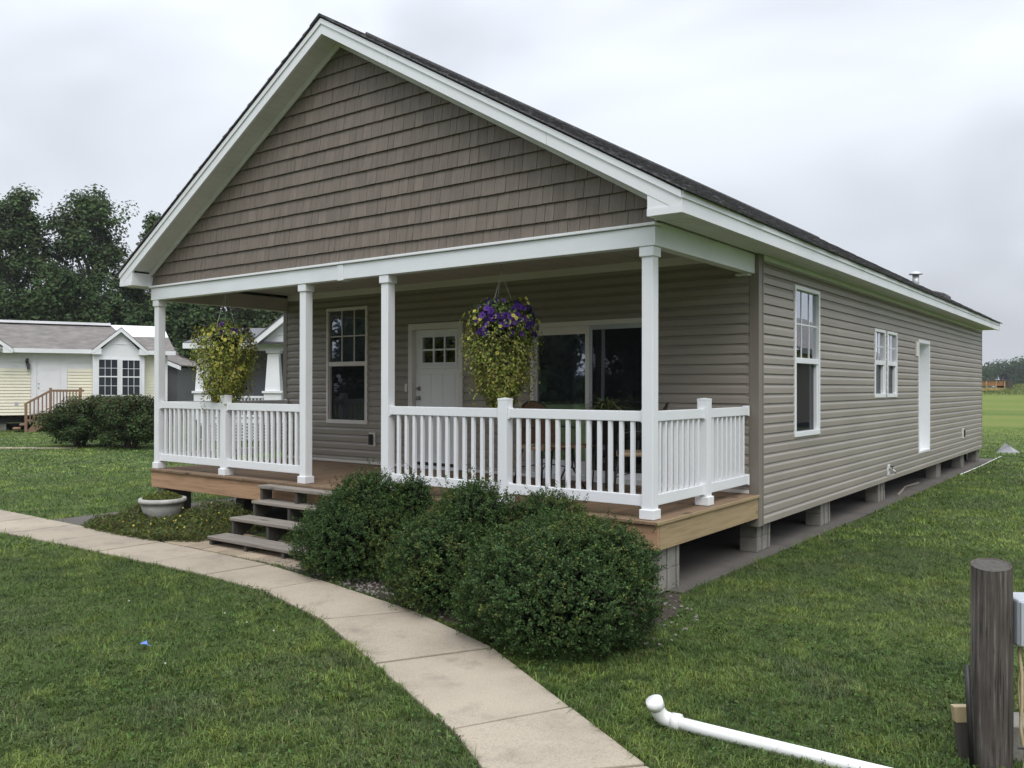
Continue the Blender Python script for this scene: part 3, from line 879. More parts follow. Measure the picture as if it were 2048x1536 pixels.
# eave fascia, soffit, returns
for side, xe in ((1, EXR), (-1, EXL)):
    xi = .03 if side > 0 else WX-.02
    for a, b in ((YF, 3.4), (3.402, 7.0), (7.002, 10.6), (10.602, 14.2), (14.202, YB)):
        B('eave_fascia', M['white'], roof, *sorted((xe, xe-side*.03)), a+(.031 if a == YF else 0), b, EZ-FH-.021, EZ-.021, bevel=.002)
    B('eave_drip', M['white'], roof, *sorted((xe+side*.0005, xe+side*.014)), YF, YB, EZ-.075, EZ-.0208)
    mb = MB(); y = YF+.28
    xa, xb = sorted((xe-side*.031, .0 if side > 0 else WX))
    while y < YB-.01:
        ye_ = min(y+.30, YB)
        for q in range(3):
            w_ = (ye_-y)/3
            mb.box(xa, xb, y+q*w_+.004, y+(q+1)*w_-.002, 3.148, 3.154)
        y += .30
    mb.box(xa, xb, YF+.28, YB, 3.1545, 3.16)
    tag(mb.build('eave_soffit', M['soffit'], roof), kind='stuff')
    # boxed return at the front
    xo = xe-side*.002; x_in = xe-side*.305
    MB().ext([(xo, YF+.004, EZ-FH-.022), (x_in, YF+.004, EZ-FH-.022-.0), (x_in, YF+.004, zr(x_in)-FH-.022), (xo, YF+.004, EZ-FH-.020)], (0,.024,0)).build('return_face', M['white'], roof)
    B('return_strip', M['white'], roof, *sorted((xo, x_in)), YF-.004, YF+.0035, EZ-FH-.022, EZ-FH+.035)
    MB().ext([(x_in, YF+.028, EZ-FH-.021), (x_in, .05, EZ-FH-.021), (x_in, .05, zr(x_in)-FH-.03), (x_in, YF+.028, zr(x_in)-FH-.03)], (side*.02,0,0)).build('return_side', M['white_trim'], roof)
    B('return_soffit', M['soffit'], roof, *sorted((xo-side*.03, x_in+side*.021)), YF+.029, YF+.279, 3.1275, 3.133)
# back closing of roof end
for side, xe in ((1, EXR), (-1, EXL)):
    MB().ext([(RX, YB-.03, RZ-.021-FH), (xe, YB-.03, EZ-.021-FH), (xe, YB-.03, EZ-.021), (RX, YB-.03, RZ-.021)], (0,.03,0)).build('rake_fascia', M['white'], roof)
# vents on the roof
vp = Vector((-.55, 12.4, zr(-.55)))
vpipe = thing_part('vent_pipe', vp, house)
MB().tube([vp-Vector((0,0,.1)), vp+Vector((.0,0,.21))], .062, 14).build('stack', M['galv'], vpipe, smooth=True)
MB().lathe([(.068,0),(.135,.012),(.13,.03),(.04,.075),(.002,.08)], vp+Vector((0,0,.205)), 16).build('rain_cap', M['galv'], vpipe)
bv = Vector((-.45, 14.3, zr(-.45)))
MB().ext([(bv.x-.15, bv.y, bv.z+.06), (bv.x+.15, bv.y, bv.z-.10), (bv.x+.15, bv.y, bv.z+.0), (bv.x+.08, bv.y, bv.z+.06), (bv.x-.15, bv.y, bv.z+.13)], (0,.42,0)).build('box_vent', M['roof'], house, bevel=.015)

# ---- gable shakes
gb = thing_part('gable', (RX, .06, 4.2))
def zin(x): return zr(x)-.021-FH-.04
MB().ext([(WX-.01, .062, ZT+.027), (-.02, .062, ZT+.027), (-.02, .062, zin(-.02)), (RX, .062, zin(RX)), (WX-.01, .062, zin(WX-.01))], (0,.05,0)).build('gable_backing', M['shake'], gb)
ROW0, ROWH = 3.099, .1655
shakes = []
rr = random.Random(11)
k = 0
while True:
    za, zb = ROW0+k*ROWH, ROW0+(k+1)*ROWH
    za_c = max(za, ZT+.0275)
    zmid = za
    # x range at row bottom
    xl = max(WX-.005, RX-(RZ-.226-za_c)/SLf); xr = min(-.025, RX+(RZ-.226-za_c)/SR)
    if za > 5.5 or xr-xl < .1: break
    x = xl - rr.uniform(0,.1)
    while x < xr:
        w_ = rr.choice([.085,.10,.115,.13,.14,.155,.165])
        a, b = max(x, xl), min(x+w_, xr); x += w_
        if b-a < .012: continue
        a += .0022; b -= .0022
        lift = rr.uniform(0,.003); skew = rr.uniform(-.0015,.0015)
        tb, tt = .026+lift, .006
        za2 = za_c + (rr.uniform(0,.003) if za_c == za else 0)
        # top corners clipped by the rake
        def topz(xx): return min(zb+.004, max(za2+.004, zin(xx)))
        ta, tb_ = topz(a), topz(b)
        def yy(z_, base): # depth
            f_ = (z_-za)/ROWH; return .0615-(base*(1-f_)+tt*f_)
        fr = [(a, yy(za2,tb+skew), za2), (b, yy(za2,tb-skew), za2), (b, yy(tb_,tb), tb_), (a, yy(ta,tb), ta)]
        if a < RX < b: fr.insert(3, (RX, yy(topz(RX),tb), topz(RX)))
        n = len(fr)
        bk = [(p[0], .0618, p[2]) for p in fr]
        mb = MB().add(fr+bk, [tuple(range(n))] + [(i, i+n, (i+1) % n+n, (i+1) % n) for i in range(n)])
        c_ = Vector(((a+b)/2, .05, za+.08)); area = (b-a)*((ta+tb_)/2-za2)
        shakes.append((area/((c_-CAM).length**2)*max(.2,(CAM-c_).normalized().dot(Vector((0,-1,0)))), mb))
    k += 1
shakes.sort(key=lambda s: -s[0])
for i, (_, mb) in enumerate(shakes[:300]): mb.build('shingle', M['shake'], gb)
rest = MB()
for _, mb in shakes[300:]: rest.add(mb.v, mb.f)
tag(rest.build('shingle_field', M['shake'], gb), kind='stuff')
MB().box(-.022, -.006, .03, .07, ZT+.04, 3.27).build('gable_edge', M['white'], gb)
MB().box(WX-.03, WX-.012, .02, .07, ZT+.028, 3.30).build('gable_edge', M['white'], gb)

# ------------------------------------------------------------------ piers
def pier(x0, y0, z1, label, nx=1, turn=False):
    """stack of hollow concrete blocks"""
    t = thing('block_pier', (x0-.1, y0+.2, .012), label, 'concrete pier', 'concrete block piers under the house')
    z = .013; hh = (z1-.013)/max(1, round((z1-.013)/.19))
    lx, ly = (.19, .39) if not turn else (.39, .19)
    for j in range(round((z1-.013)/hh)):
        za, zb = z+j*hh, z+(j+1)*hh-.004
        ja, jb = random.uniform(-.006,.006), random.uniform(-.006,.006)
        mb = MB()
        # three cells of the block end faces turned outward: recess between webs
        X0, X1, Y0, Y1 = x0-lx+ja, x0+ja, y0+jb, y0+ly+jb
        mb.box(X0, X1-.012, Y0, Y1, za, zb)
        mb.box(X1-.0118, X1, Y0, Y0+.05, za, zb); mb.box(X1-.0118, X1, Y1-.05, Y1, za, zb)
        mb.box(X1-.0118, X1, (Y0+Y1)/2-.03, (Y0+Y1)/2+.03, za, zb)
        mb.build('block', M['block'], t, bevel=.004)
    return t
ylist = [(2.40,'grey concrete block pier under the front corner post of the side wall'),
         (4.55,'grey block pier below the tall side window'),
         (7.35,'grey block pier below the garden tap on the side wall'),
         (11.70,'grey block pier just past the white side door'),
         (14.35,'grey block pier second from the far corner of the house'),
         (16.35,'farthest grey block pier at the rear corner of the house')]
for y, lab in ylist: pier(-.045, y, .316, lab)
pier(-.02, .10, .392, 'tall concrete block pier under the near porch deck corner')
pier(WX+.24, .10, .392, 'concrete block pier under the far left porch deck corner, behind the planter')
pier(WX+.95, .85, .392, 'dark concrete block pier standing back under the left end of the porch deck')
for y, lab in ((4.6,'inner block pier in the dark under the house, nearest the porch'), (9.2,'inner block pier in the dark under the middle of the house'), (13.5,'inner block pier in the dark under the rear of the house')): pier(-1.5, y, .218, lab)
B('light_block_panel', M['dark'], house, WX+.02, WX+.05, D, LEN, .014, .318)  # unseen panels, added to stop light passing under the house
B('light_block_panel', M['dark'], house, WX+.06, -.3, LEN-.08, LEN-.05, .014, .318)

# ------------------------------------------------------------------ wooden steps
st = thing('wooden_steps', (-4.1, -.4, 0), 'four weathered grey wooden porch steps on dark stringers', 'steps')
TX0, TX1 = -5.02, -3.12
tz = [.115, .285, .447, .612]; ty = [-.855, -.572, -.285, -.012]
for i in range(4):
    y1_ = ty[i]+.265 if i < 3 else .0
    if i == 3:
        MB().box(TX0-.02, TX1, -.19, -.03, tz[i]-.038, tz[i]).build('tread', M['greywood'], st, bevel=.006)
        continue
    for q in range(2):
        MB().box(TX0-.02+random.uniform(-.01,.01), TX1, ty[i]+q*.131, ty[i]+q*.131+.127, tz[i]-.038, tz[i]-random.uniform(0,.004)).build('tread', M['greywood'], st, bevel=.006)
for x in (TX0, TX0+.62, TX0+1.24, TX1-.04):
    prof = [(-.84, .014), (-.84, .0765), (-.585, .0765), (-.555, .0765), (-.555, .2465), (-.27, .2465), (-.27, .4085), (-.17, .4085), (-.17, .5735), (-.032, .5735), (-.032, .33), (-.52, .014)]
    MB().ext([(x, a, b) for a, b in prof], (.04,0,0)).build('stringer', M['darkwood'], st)
for x in (TX0+.3,):
    MB().box(x+.75, x+.98, -.06, -.035, .33, .44).build('brace_block', M['rimx'], st)
# fix: top tread front at ty[3]

# ------------------------------------------------------------------ foliage tools
def quads_from(P, Nn, size, aspect=.5, fold=.0, jitter=.6, tipdir=None):
    """rhombus leaves: P centres, Nn leaf normals, size array -> V,F"""
    n = len(P)
    Nn = Nn/np.linalg.norm(Nn, axis=1, keepdims=True)
    a = rng.normal(size=(n,3)) if tipdir is None else tipdir + jitter*rng.normal(size=(n,3))
    t = a-(a*Nn).sum(1, keepdims=True)*Nn; t /= np.linalg.norm(t, axis=1, keepdims=True)+1e-9
    b = np.cross(Nn, t)
    s = size[:,None]
    V = np.stack([P-t*s*.5, P+b*s*aspect*.5+Nn*s*fold, P+t*s*.5, P-b*s*aspect*.5+Nn*s*fold], 1).reshape(-1,3)
    F = np.arange(4*n).reshape(n,4)
    return V, F
def leaf_obj(name, P, Nn, size, colr, mat, parent=None, aspect=.5, fold=.12, tipdir=None, origin=None, jitter=.6):
    V, F = quads_from(P, Nn, size, aspect, fold, jitter, tipdir)
    c = np.array(origin if origin is not None else (0,0,0), float)
    me = mesh_np(name, V-c, F, mat, np.repeat(colr, 4, 0))
    return place(name, me, c, parent)
def colvar(n, base, var=.25, hue=.12):
    base = np.array(base, float)
    k = 1+var*rng.normal(size=(n,1)); h = 1+hue*rng.normal(size=(n,3))
    return np.clip(base*np.clip(k,.35,2.2)*np.clip(h,.6,1.5), .002, .9)
def sphere_dirs(n):
    v = rng.normal(size=(n,3)); return v/np.linalg.norm(v, axis=1, keepdims=True)
def vnoise(P, sc, off=0):
    return np.array([mnoise.noise(Vector((p[0]*sc+off, p[1]*sc, p[2]*sc))) for p in P])

# ------------------------------------------------------------------ boxwood bushes
def boxwood(c, lobes, label, nsprig, seed, yellow=.06, leafs=15):
    t = thing('boxwood_bush', c, label, 'bush', 'boxwood bushes in front of the porch')
    c = np.array(c, float)
    tot = sum((l[3]*l[4]*l[5])**(2/3) for l in lobes)
    Ps, Ns, Ts, Cs, Ss = [], [], [], [], []
    for (lx, ly, lz, rx, ry, rz_) in lobes:
        n = int(nsprig*(rx*ry*rz_)**(2/3)/tot)
        d = sphere_dirs(n*2); d = d[d[:,2] > -.75][:n]; n = len(d)
        nz1 = vnoise(d, 2.3, seed); nz2 = vnoise(d, 6.0, seed+9)
        rr_ = 1+.13*nz1+.12*nz2+.05*rng.normal(size=n)
        inner = rng.random(n) < .20
        rr_ = np.where(inner, rr_*rng.uniform(.68,.93,n), rr_)
        p = d*np.array([rx,ry,rz_])*rr_[:,None]+np.array([lx,ly,lz])
        ok = p[:,2] > .03
        # drop sprigs deep inside other lobes
        for L2 in lobes:
            if L2[:3] == (lx,ly,lz): continue
            q = (p-np.array(L2[:3]))/np.array(L2[3:]); ok &= (q**2).sum(1) > .55
        p, d = p[ok], d[ok]; n = len(p)
        ax = d*np.array([1/rx,1/ry,1/rz_]); ax /= np.linalg.norm(ax, axis=1, keepdims=True)
        ax = ax+np.array([0,0,.45])+.42*rng.normal(size=(n,3)); ax /= np.linalg.norm(ax, axis=1, keepdims=True)
        ylw = (vnoise(p, 3.1, seed+31) + .25*rng.normal(size=n)) > (.55-yellow*3)
        p = p+ax*np.where(rng.random(n) < .07, rng.uniform(.03,.13,n), 0)[:,None]
        slen = rng.uniform(.045,.085,n)
        for j in range(leafs):
            f_ = (j+.5)/leafs
            side = np.cross(ax, rng.normal(size=(n,3))); side /= np.linalg.norm(side, axis=1, keepdims=True)
            pos = p+ax*(slen*(f_-.35))[:,None]+side*.012
            tip = side*.8+ax*.75
            nn = np.cross(tip, np.cross(ax, side))*0+ax*.7-side*.35+.35*rng.normal(size=(n,3))
            col = colvar(n, (.044,.080,.024), .28, .10)
            col = np.where(ylw[:,None] & (rng.random(n) < .35+.3*f_)[:,None], colvar(n, (.085,.105,.024), .3, .12), col)
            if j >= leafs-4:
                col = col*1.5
            Ps.append(pos); Ns.append(nn); Ts.append(tip); Cs.append(col); Ss.append(rng.uniform(.0135,.0225,n))
    P_ = np.concatenate(Ps)+c; ok = P_[:,2] > .02
    leaf_obj('foliage', P_[ok], np.concatenate(Ns)[ok], np.concatenate(Ss)[ok], np.concatenate(Cs)[ok], M['leaf'], t, aspect=.55, fold=.10, tipdir=np.concatenate(Ts)[ok], origin=c, jitter=.25)
    # twigs
    mb = MB(); r2 = random.Random(seed)
    for (lx, ly, lz, rx, ry, rz_) in lobes:
        for _ in range(26):
            d = Vector((r2.gauss(0,1), r2.gauss(0,1), abs(r2.gauss(0,1))+.15)).normalized()
            e = Vector((lx+d.x*rx*.86, ly+d.y*ry*.86, max(.05, lz+d.z*rz_*.86)))
            b = Vector((lx*.6+r2.uniform(-.1,.1), ly*.6+r2.uniform(-.1,.1), .0))
            m_ = b.lerp(e, .5)+Vector((r2.uniform(-.05,.05), r2.uniform(-.05,.05), .08))
            mb.tube([Vector(c)+b, Vector(c)+m_, Vector(c)+e], [.014,.009,.004], 5, caps=False)
    mb.build('twigs', M['bark'], t, smooth=True)
    # dense inner leaves; their darker tint paints in the shade of the core
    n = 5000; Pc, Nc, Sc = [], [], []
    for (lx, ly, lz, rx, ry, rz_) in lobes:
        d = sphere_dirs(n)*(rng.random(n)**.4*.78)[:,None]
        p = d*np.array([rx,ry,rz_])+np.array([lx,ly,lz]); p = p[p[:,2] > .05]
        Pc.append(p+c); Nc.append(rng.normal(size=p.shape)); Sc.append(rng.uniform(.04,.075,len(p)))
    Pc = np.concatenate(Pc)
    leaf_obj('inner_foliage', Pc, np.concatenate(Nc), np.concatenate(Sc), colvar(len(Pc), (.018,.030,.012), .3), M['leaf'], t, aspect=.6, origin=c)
    return t
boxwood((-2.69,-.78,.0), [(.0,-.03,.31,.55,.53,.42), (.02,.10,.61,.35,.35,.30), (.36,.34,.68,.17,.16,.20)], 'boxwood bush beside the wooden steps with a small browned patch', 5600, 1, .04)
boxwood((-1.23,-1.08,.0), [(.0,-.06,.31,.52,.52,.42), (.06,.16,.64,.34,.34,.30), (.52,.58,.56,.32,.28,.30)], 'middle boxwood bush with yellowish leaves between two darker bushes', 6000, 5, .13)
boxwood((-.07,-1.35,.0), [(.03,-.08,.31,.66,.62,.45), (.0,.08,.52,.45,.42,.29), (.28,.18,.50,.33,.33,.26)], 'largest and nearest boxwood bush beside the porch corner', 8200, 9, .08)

# ------------------------------------------------------------------ hanging baskets
def disc_flower(r, petals, cup):
    v = [(0,0,0)]; f = []
    n = petals*2
    for i in range(n):
        an = 2*PI*i/n; rad = r if i % 2 == 0 else r*.86
        v.append((rad*math.cos(an), rad*math.sin(an), cup))
    f = [(0, 1+i, 1+(i+1) % n) for i in range(n)]
    return v, f
def flower_mesh(name, r, petals, cup, col, eye):
    v, f = disc_flower(r, petals, cup)
    n = len(v); v2, f2 = disc_flower(r*.28, 4, cup*.25)
    V = np.array(v+[(a,b,c+cup*.3+.001) for a,b,c in v2])
    F = np.array(f+[tuple(n+i for i in q) for q in f2])
    colr = np.array([col]*n+[eye]*len(v2), float)
    return mesh_np(name, V, F, M['petal'], colr)
YEL = flower_mesh('yellow_flower', .021, 5, .006, (.58,.55,.12), (.30,.20,.03))
PUR = flower_mesh('purple_flower', .036, 5, .010, (.060,.020,.18), (.02,.004,.08))
PUR2 = flower_mesh('purple_flower', .034, 5, .012, (.125,.05,.30), (.03,.006,.10))
def basket(c, ztop, label, rw, zt, zb, seed, purple, yellow, leafcol, hook_z):
    """c: (x,y) ; foliage from zt (top) to zb (bottom)"""
    global rng
    t = thing('hanging_basket', (c[0], c[1], zb), label, 'hanging basket', 'flower baskets hung from the porch ceiling')
    R_ = random.Random(seed); cx, cy = c
    zp = zt-.14
    MB().lathe([(.02,-.20),(.13,-.20),(.165,-.02),(.175,0),(.16,0),(.15,-.03),(.02,-.03)], (cx,cy,zp), 20).build('pot', M['dark'], t, smooth=True)
    for k in range(3):
        an = k*2*PI/3+.5
        MB().tube([(cx+.165*math.cos(an), cy+.165*math.sin(an), zp), (cx,cy,hook_z)], .0026, 5).build('wire', M['galv'], t)
    MB().tube([(cx,cy,hook_z-.02),(cx+.015,cy,hook_z+.02),(cx,cy,hook_z+.05),(cx,cy,3.186)], .004, 6).build('hook', M['galv'], t)
    # radius profile along height
    H = zt-zb
    def prof(f_):   # f_=0 top .. 1 bottom
        return np.interp(f_, [0,.06,.2,.4,.65,.85,1], [.50,.86,1.06,.98,.84,.64,.30])*rw
    n = 7600
    f_ = rng.random(n)**.9; an = rng.uniform(0,2*PI,n); rad = prof(f_)*np.where(rng.random(n) < .75, rng.uniform(.82,1.06,n), rng.uniform(.35,.85,n))
    lump = 1+.36*np.array([mnoise.noise(Vector((math.cos(a)*1.6, math.sin(a)*1.6, q*5+seed))) for a, q in zip(an, f_)])
    rad *= lump
    P_ = np.stack([cx+rad*np.cos(an), cy+rad*np.sin(an), zt-f_*H+.03*rng.normal(size=n)], 1)
    Nn = np.stack([np.cos(an), np.sin(an), .5+0*an], 1)+.55*rng.normal(size=(n,3))
    tip = np.stack([.4*np.cos(an), .4*np.sin(an), -1+0*an], 1)
    base = np.array([np.array(leafcol[0])*(1-q)+np.array(leafcol[1])*q for q in np.clip((f_-.15)/.5,0,1)])
    col = np.clip(base*(1+.35*rng.normal(size=(n,1)))*(1+.12*rng.normal(size=(n,3))), .004, .7)
    bright = rng.random(n) < .12; col[bright] = np.clip(col[bright]*1.9, 0, .6)
    leaf_obj('foliage', P_, Nn, rng.uniform(.022,.044,n), col, M['leaf'], t, aspect=.62, fold=.1, tipdir=tip, origin=(cx,cy,zb), jitter=.5)
    # trailing strands hanging to uneven lengths
    Ps, Ns, Ts = [], [], []
    for k in range(95):
        a0 = R_.uniform(0,2*PI); f0 = R_.uniform(.05,.75); L_ = R_.uniform(.12,.42); r0 = float(prof(f0))*R_.uniform(.95,1.24); m_ = int(L_/.016)
        q = np.arange(m_)/m_; rr2 = r0*(1+.16*np.sin(q*2.2))-.25*r0*q*(f0 > .5)
        aa = a0+.25*np.sin(q*4+k)+.03*rng.normal(size=m_)
        Ps.append(np.stack([cx+rr2*np.cos(aa), cy+rr2*np.sin(aa), zt-f0*H-q*L_], 1)+.008*rng.normal(size=(m_,3)))
        Ns.append(np.stack([np.cos(aa), np.sin(aa), .5+0*aa], 1)+.6*rng.normal(size=(m_,3))); Ts.append(np.repeat([[0,0,-1.0]], m_, 0))
    Ps = np.concatenate(Ps); okz = Ps[:,2] > zb-.10; Ps = Ps[okz]; Ns = np.concatenate(Ns)[okz]; Ts = np.concatenate(Ts)[okz]
    leaf_obj('trailing_strands', Ps, Ns, rng.uniform(.020,.036,len(Ps)), colvar(len(Ps), np.array(leafcol[1])*1.1, .3, .1), M['leaf'], t, aspect=.62, fold=.1, tipdir=Ts, origin=(cx,cy,zb), jitter=.6)
    def flower(me, f_, an, out_, name):
        r0 = float(prof(f_))*out_
        p = Vector((cx+r0*math.cos(an), cy+r0*math.sin(an), zt-f_*H))
        o = place(name, me, p, t)
        d = Vector((math.cos(an), math.sin(an), R_.uniform(.05,.7)))+Vector((R_.gauss(0,.3), R_.gauss(0,.3), R_.gauss(0,.2)))
        q = d.to_track_quat('Z','Y'); o.rotation_euler = q.to_euler()
        s = R_.uniform(.8,1.2); o.scale = (s,s,s)
    for k in range(purple[0]):
        flower(R_.choice([PUR,PUR,PUR2]), R_.uniform(*purple[1])**1.0, R_.uniform(*purple[2]), R_.uniform(.9,1.12), 'purple_flower')
    for k in range(yellow[0]):
        flower(YEL, R_.uniform(*yellow[1]), R_.uniform(0,2*PI), R_.uniform(1.0,1.14), 'yellow_flower')
    # a few trailing stems that stick out
    mb = MB(); 
    for k in range(9):
        an_ = R_.uniform(0,2*PI); f0 = R_.uniform(.02,.35); r0 = float(prof(f0))
        a = Vector((cx+r0*.7*math.cos(an_), cy+r0*.7*math.sin(an_), zt-f0*H)); b = a+Vector((math.cos(an_)*.17, math.sin(an_)*.17, R_.uniform(-.02,.08)))
        mb.tube([a, a.lerp(b,.5)+Vector((0,0,.03)), b], .0022, 4, caps=False)
        for q in range(2):
            o = place('yellow_flower', YEL, b+Vector((R_.gauss(0,.012), R_.gauss(0,.012), R_.gauss(0,.012))), t)
            o.rotation_euler = (Vector((math.cos(an_), math.sin(an_), .4))).to_track_quat('Z','Y').to_euler()
    mb.build('stem', M['treeleaf'], t)
    return t
CA = math.atan2(CAM.y-.3, CAM.x+1.9)
basket((-1.90,.37), 3.1, 'hanging basket right of the door with purple petunias over trailing leaves', .315, 2.60, 1.555, 3, (84, (.0,.33), (CA-.9, CA+2.2)), (46, (.1,.5)), [(.065,.095,.028), (.21,.225,.05)], 2.90)
CA2 = math.atan2(CAM.y-.3, CAM.x+6.3)
basket((-6.28,.23), 3.1, 'hanging basket at the left end of the porch covered in yellow flowers', .335, 2.56, 1.50, 8, (9, (.0,.12), (CA2-1.6, CA2+1.8)), (150, (.03,.66)), [(.15,.17,.035), (.23,.25,.05)], 2.96)

# ------------------------------------------------------------------ porch furniture
def chair(c, rz, label):
    t = thing('patio_chair', (0,0,0), label, 'chair', 'wicker chairs on the porch')
    sh = .43
    seat = MB().box(-.23,.23,-.22,.22, sh-.02, sh+.02).build('seat', M['tan'], t, bevel=.015)
    # woven back: curved panel
    mb = MB(); n = 9
    pts = []
    for i in range(n):
        u_ = -1+2*i/(n-1); x_ = .25*u_; y_ = .24-.07*u_*u_; h = sh+.10+.42*(1-.35*u_*u_)
        pts.append((x_, y_, h))
    for (x0,y0,h0),(x1,y1,h1) in zip(pts, pts[1:]):
        mb.ext([(x0,y0,sh+.03),(x1,y1,sh+.03),(x1,y1+.06,h1),(x0,y0+.06,h0)], (0,.016,0))
    mb.build('backrest', M['wicker'], t)
    MB().tube([(p[0],p[1]+.068,p[2]) for p in pts], .011, 7).build('back_frame', M['blackmetal'], t, smooth=True)
    for s in (-1,1):
        MB().tube([(.25*s,.17,sh+.22),(.27*s,-.05,sh+.24),(.27*s,-.20,sh+.21),(.25*s,-.20,sh)], .011, 7).build('armrest', M['blackmetal'], t, smooth=True)
        MB().tube([(.21*s,-.19,sh-.02),(.235*s,-.23,.2),(.25*s,-.24,0)], .0115, 7).build('leg', M['blackmetal'], t, smooth=True)
        MB().tube([(.21*s,.19,sh-.02),(.235*s,.25,.2),(.26*s,.30,0)], .0115, 7).build('leg', M['blackmetal'], t, smooth=True)
    MB().tube([(-.235,-.23,.2),(0,.02,.24),(.235,.25,.2)], .007, 6).build('brace', M['blackmetal'], t, smooth=True)
    MB().tube([(.235,-.23,.2),(0,.0,.25),(-.235,.25,.2)], .007, 6).build('brace', M['blackmetal'], t, smooth=True)
    t.location = c; t.rotation_euler = (0,0,rz)
    return t
chair((-.98,1.50,ZD), math.radians(-60), 'brown wicker chair near the porch post, right of the spider plant')
chair((-2.20,1.62,ZD), math.radians(70), 'brown wicker chair in front of the left sliding door panel')
tb = thing('patio_table', (0,0,0), 'small dark metal table between the two wicker chairs', 'table')
MB().lathe([(.002,.47),(.27,.47),(.275,.48),(.27,.49),(.002,.49)], (0,0,0), 28).build('table_top', M['wicker'], tb)
for k in range(3):
    an = k*2*PI/3+.3
    MB().tube([(.05*math.cos(an),.05*math.sin(an),.47),(.04*math.cos(an),.04*math.sin(an),.25),(.2*math.cos(an),.2*math.sin(an),0)], .011, 7).build('leg', M['blackmetal'], tb, smooth=True)
tb.location = (-1.78,1.42,ZD)
# spider plant on a stand
sp = thing('spider_plant', (-1.42,1.62,ZD), 'spider plant with long striped leaves in a dark pot behind the railing', 'potted plant')
MB().lathe([(.02,.50),(.12,.50),(.155,.76),(.165,.76),(.165,.79),(.145,.79),(.14,.74),(.02,.74)], (-1.42,1.62,ZD), 20).build('pot', M['dark'], sp, smooth=True)
for k in range(4):
    an = k*PI/2+.6
    MB().tube([(-1.42+.12*math.cos(an),1.62+.12*math.sin(an),ZD+.5),(-1.42+.16*math.cos(an),1.62+.16*math.sin(an),ZD)], .009, 6).build('stand_leg', M['blackmetal'], sp)
V, F, Cc = [], [], []
R_ = random.Random(4)
for k in range(130):
    an = R_.uniform(0,2*PI); Ln = R_.uniform(.26,.46); el = R_.uniform(.75,1.5); w_ = R_.uniform(.010,.017)
    px, pz, e = 0, 0, el; pts = []
    for j in range(7):
        pts.append((px,pz)); px += Ln/6*math.cos(e); pz += Ln/6*math.sin(e); e -= R_.uniform(.25,.42)
    pale = R_.random() < .45; c_ = (.26,.30,.14) if pale else (.06,.115,.03)
    b0 = len(V)
    for j, (a, b) in enumerate(pts):
        ww = w_*(1-(j/6.2)**2)
        for s in (-1,1):
            V.append((-1.42+a*math.cos(an)-s*ww*math.sin(an), 1.62+a*math.sin(an)+s*ww*math.cos(an), ZD+.80+b)); Cc.append(c_)
    for j in range(6): F.append((b0+2*j, b0+2*j+1, b0+2*j+3, b0+2*j+2))
place('leaves', mesh_np('leaves', np.array(V)-np.array((-1.42,1.62,ZD)), np.array(F), M['leaf'], np.array(Cc)), (-1.42,1.62,ZD), sp)

# ------------------------------------------------------------------ planter and weed bed
pb = thing('planter_bowl', (-6.98,-.22,.0), 'round grey stone planter bowl with weeds beside the walk', 'planter')
MB().lathe([(.02,0),(.15,0),(.16,.03),(.19,.06),(.235,.13),(.258,.205),(.262,.255),(.292,.262),(.298,.285),(.288,.315),(.262,.318),(.248,.29),(.02,.285)], (-6.98,-.22,0), 36).build('bowl', M['bowl'], pb, smooth=True)
n = 1500; a = rng.uniform(0,2*PI,n); r_ = .24*np.sqrt(rng.random(n))
leaf_obj('weeds', np.stack([-6.98+r_*np.cos(a), -.22+r_*np.sin(a), .30+.11*rng.random(n)*(1.1-r_/.26)+.01], 1), rng.normal(size=(n,3))+np.array([0,0,.8]), rng.uniform(.015,.05,n), colvar(n, (.145,.17,.04), .3, .15), M['leaf'], pb, aspect=.35, origin=(-6.98,-.22,0))
MB().lathe([(.001,0),(.248,0),(.24,.004),(.001,.01)], (-6.98,-.22,.286), 24).build('soil', M['soil'], pb)
# bed of weeds
def in_poly(x, y, poly):
    x = np.asarray(x); y = np.asarray(y); ins = np.zeros(x.shape, bool); j = len(poly)-1
    for i in range(len(poly)):
        xi, yi = poly[i]; xj, yj = poly[j]
        c_ = ((yi > y) != (yj > y)) & (x < (xj-xi)*(y-yi)/(yj-yi+1e-12)+xi)
        ins ^= c_; j = i
    return ins
BED = np.array([(-7.25,-1.12),(-6.4,-1.16),(-5.7,-1.12),(-5.25,-.85),(-5.2,-.35),(-5.3,.1),(-6.0,.32),(-7.4,.3),(-7.55,-.3),(-7.5,-.8)])
n = 34000
x = rng.uniform(-7.7,-5.1,n); y = rng.uniform(-1.25,.4,n); ok = in_poly(x, y, BED)
dpl = np.hypot(x+6.98, y+.22); ok &= dpl > .2
x, y = x[ok], y[ok]; n = len(x)
hmax = .07+.12*np.abs(vnoise(np.stack([x,y,0*x],1), 2.5, 3))+.26*np.exp(-((x+5.85)**2/.3+(y+.12)**2/.12))+.14*np.exp(-((x+7.25)**2/.05+(y+.35)**2/.08))
z = hmax*rng.random(n)**.7+.006
colb = colvar(n, (.105,.135,.042), .35, .12)
br = rng.random(n) < .10; colb[br] = colvar(br.sum(), (.13,.10,.05), .3)
yl = rng.random(n) < .12; colb[yl] = colvar(yl.sum(), (.17,.18,.035), .3)
V1, F1 = quads_from(np.stack([x,y,z],1), rng.normal(size=(n,3))+np.array([0,0,.4]), rng.uniform(.02,.085,n), .17, .06)
nb = 320; s_ = rng.integers(0,n,nb)
pf = np.stack([x[s_]+.05*rng.normal(size=nb)*0, y[s_], hmax[s_]+.03+.04*rng.random(nb)],1); keep = (rng.random(nb) < .2) & (x[s_] > -6.6)
V2, F2 = quads_from(pf[keep], rng.normal(size=(keep.sum(),3))+np.array([.3,-.5,.6]), rng.uniform(.018,.03,keep.sum()), .9)
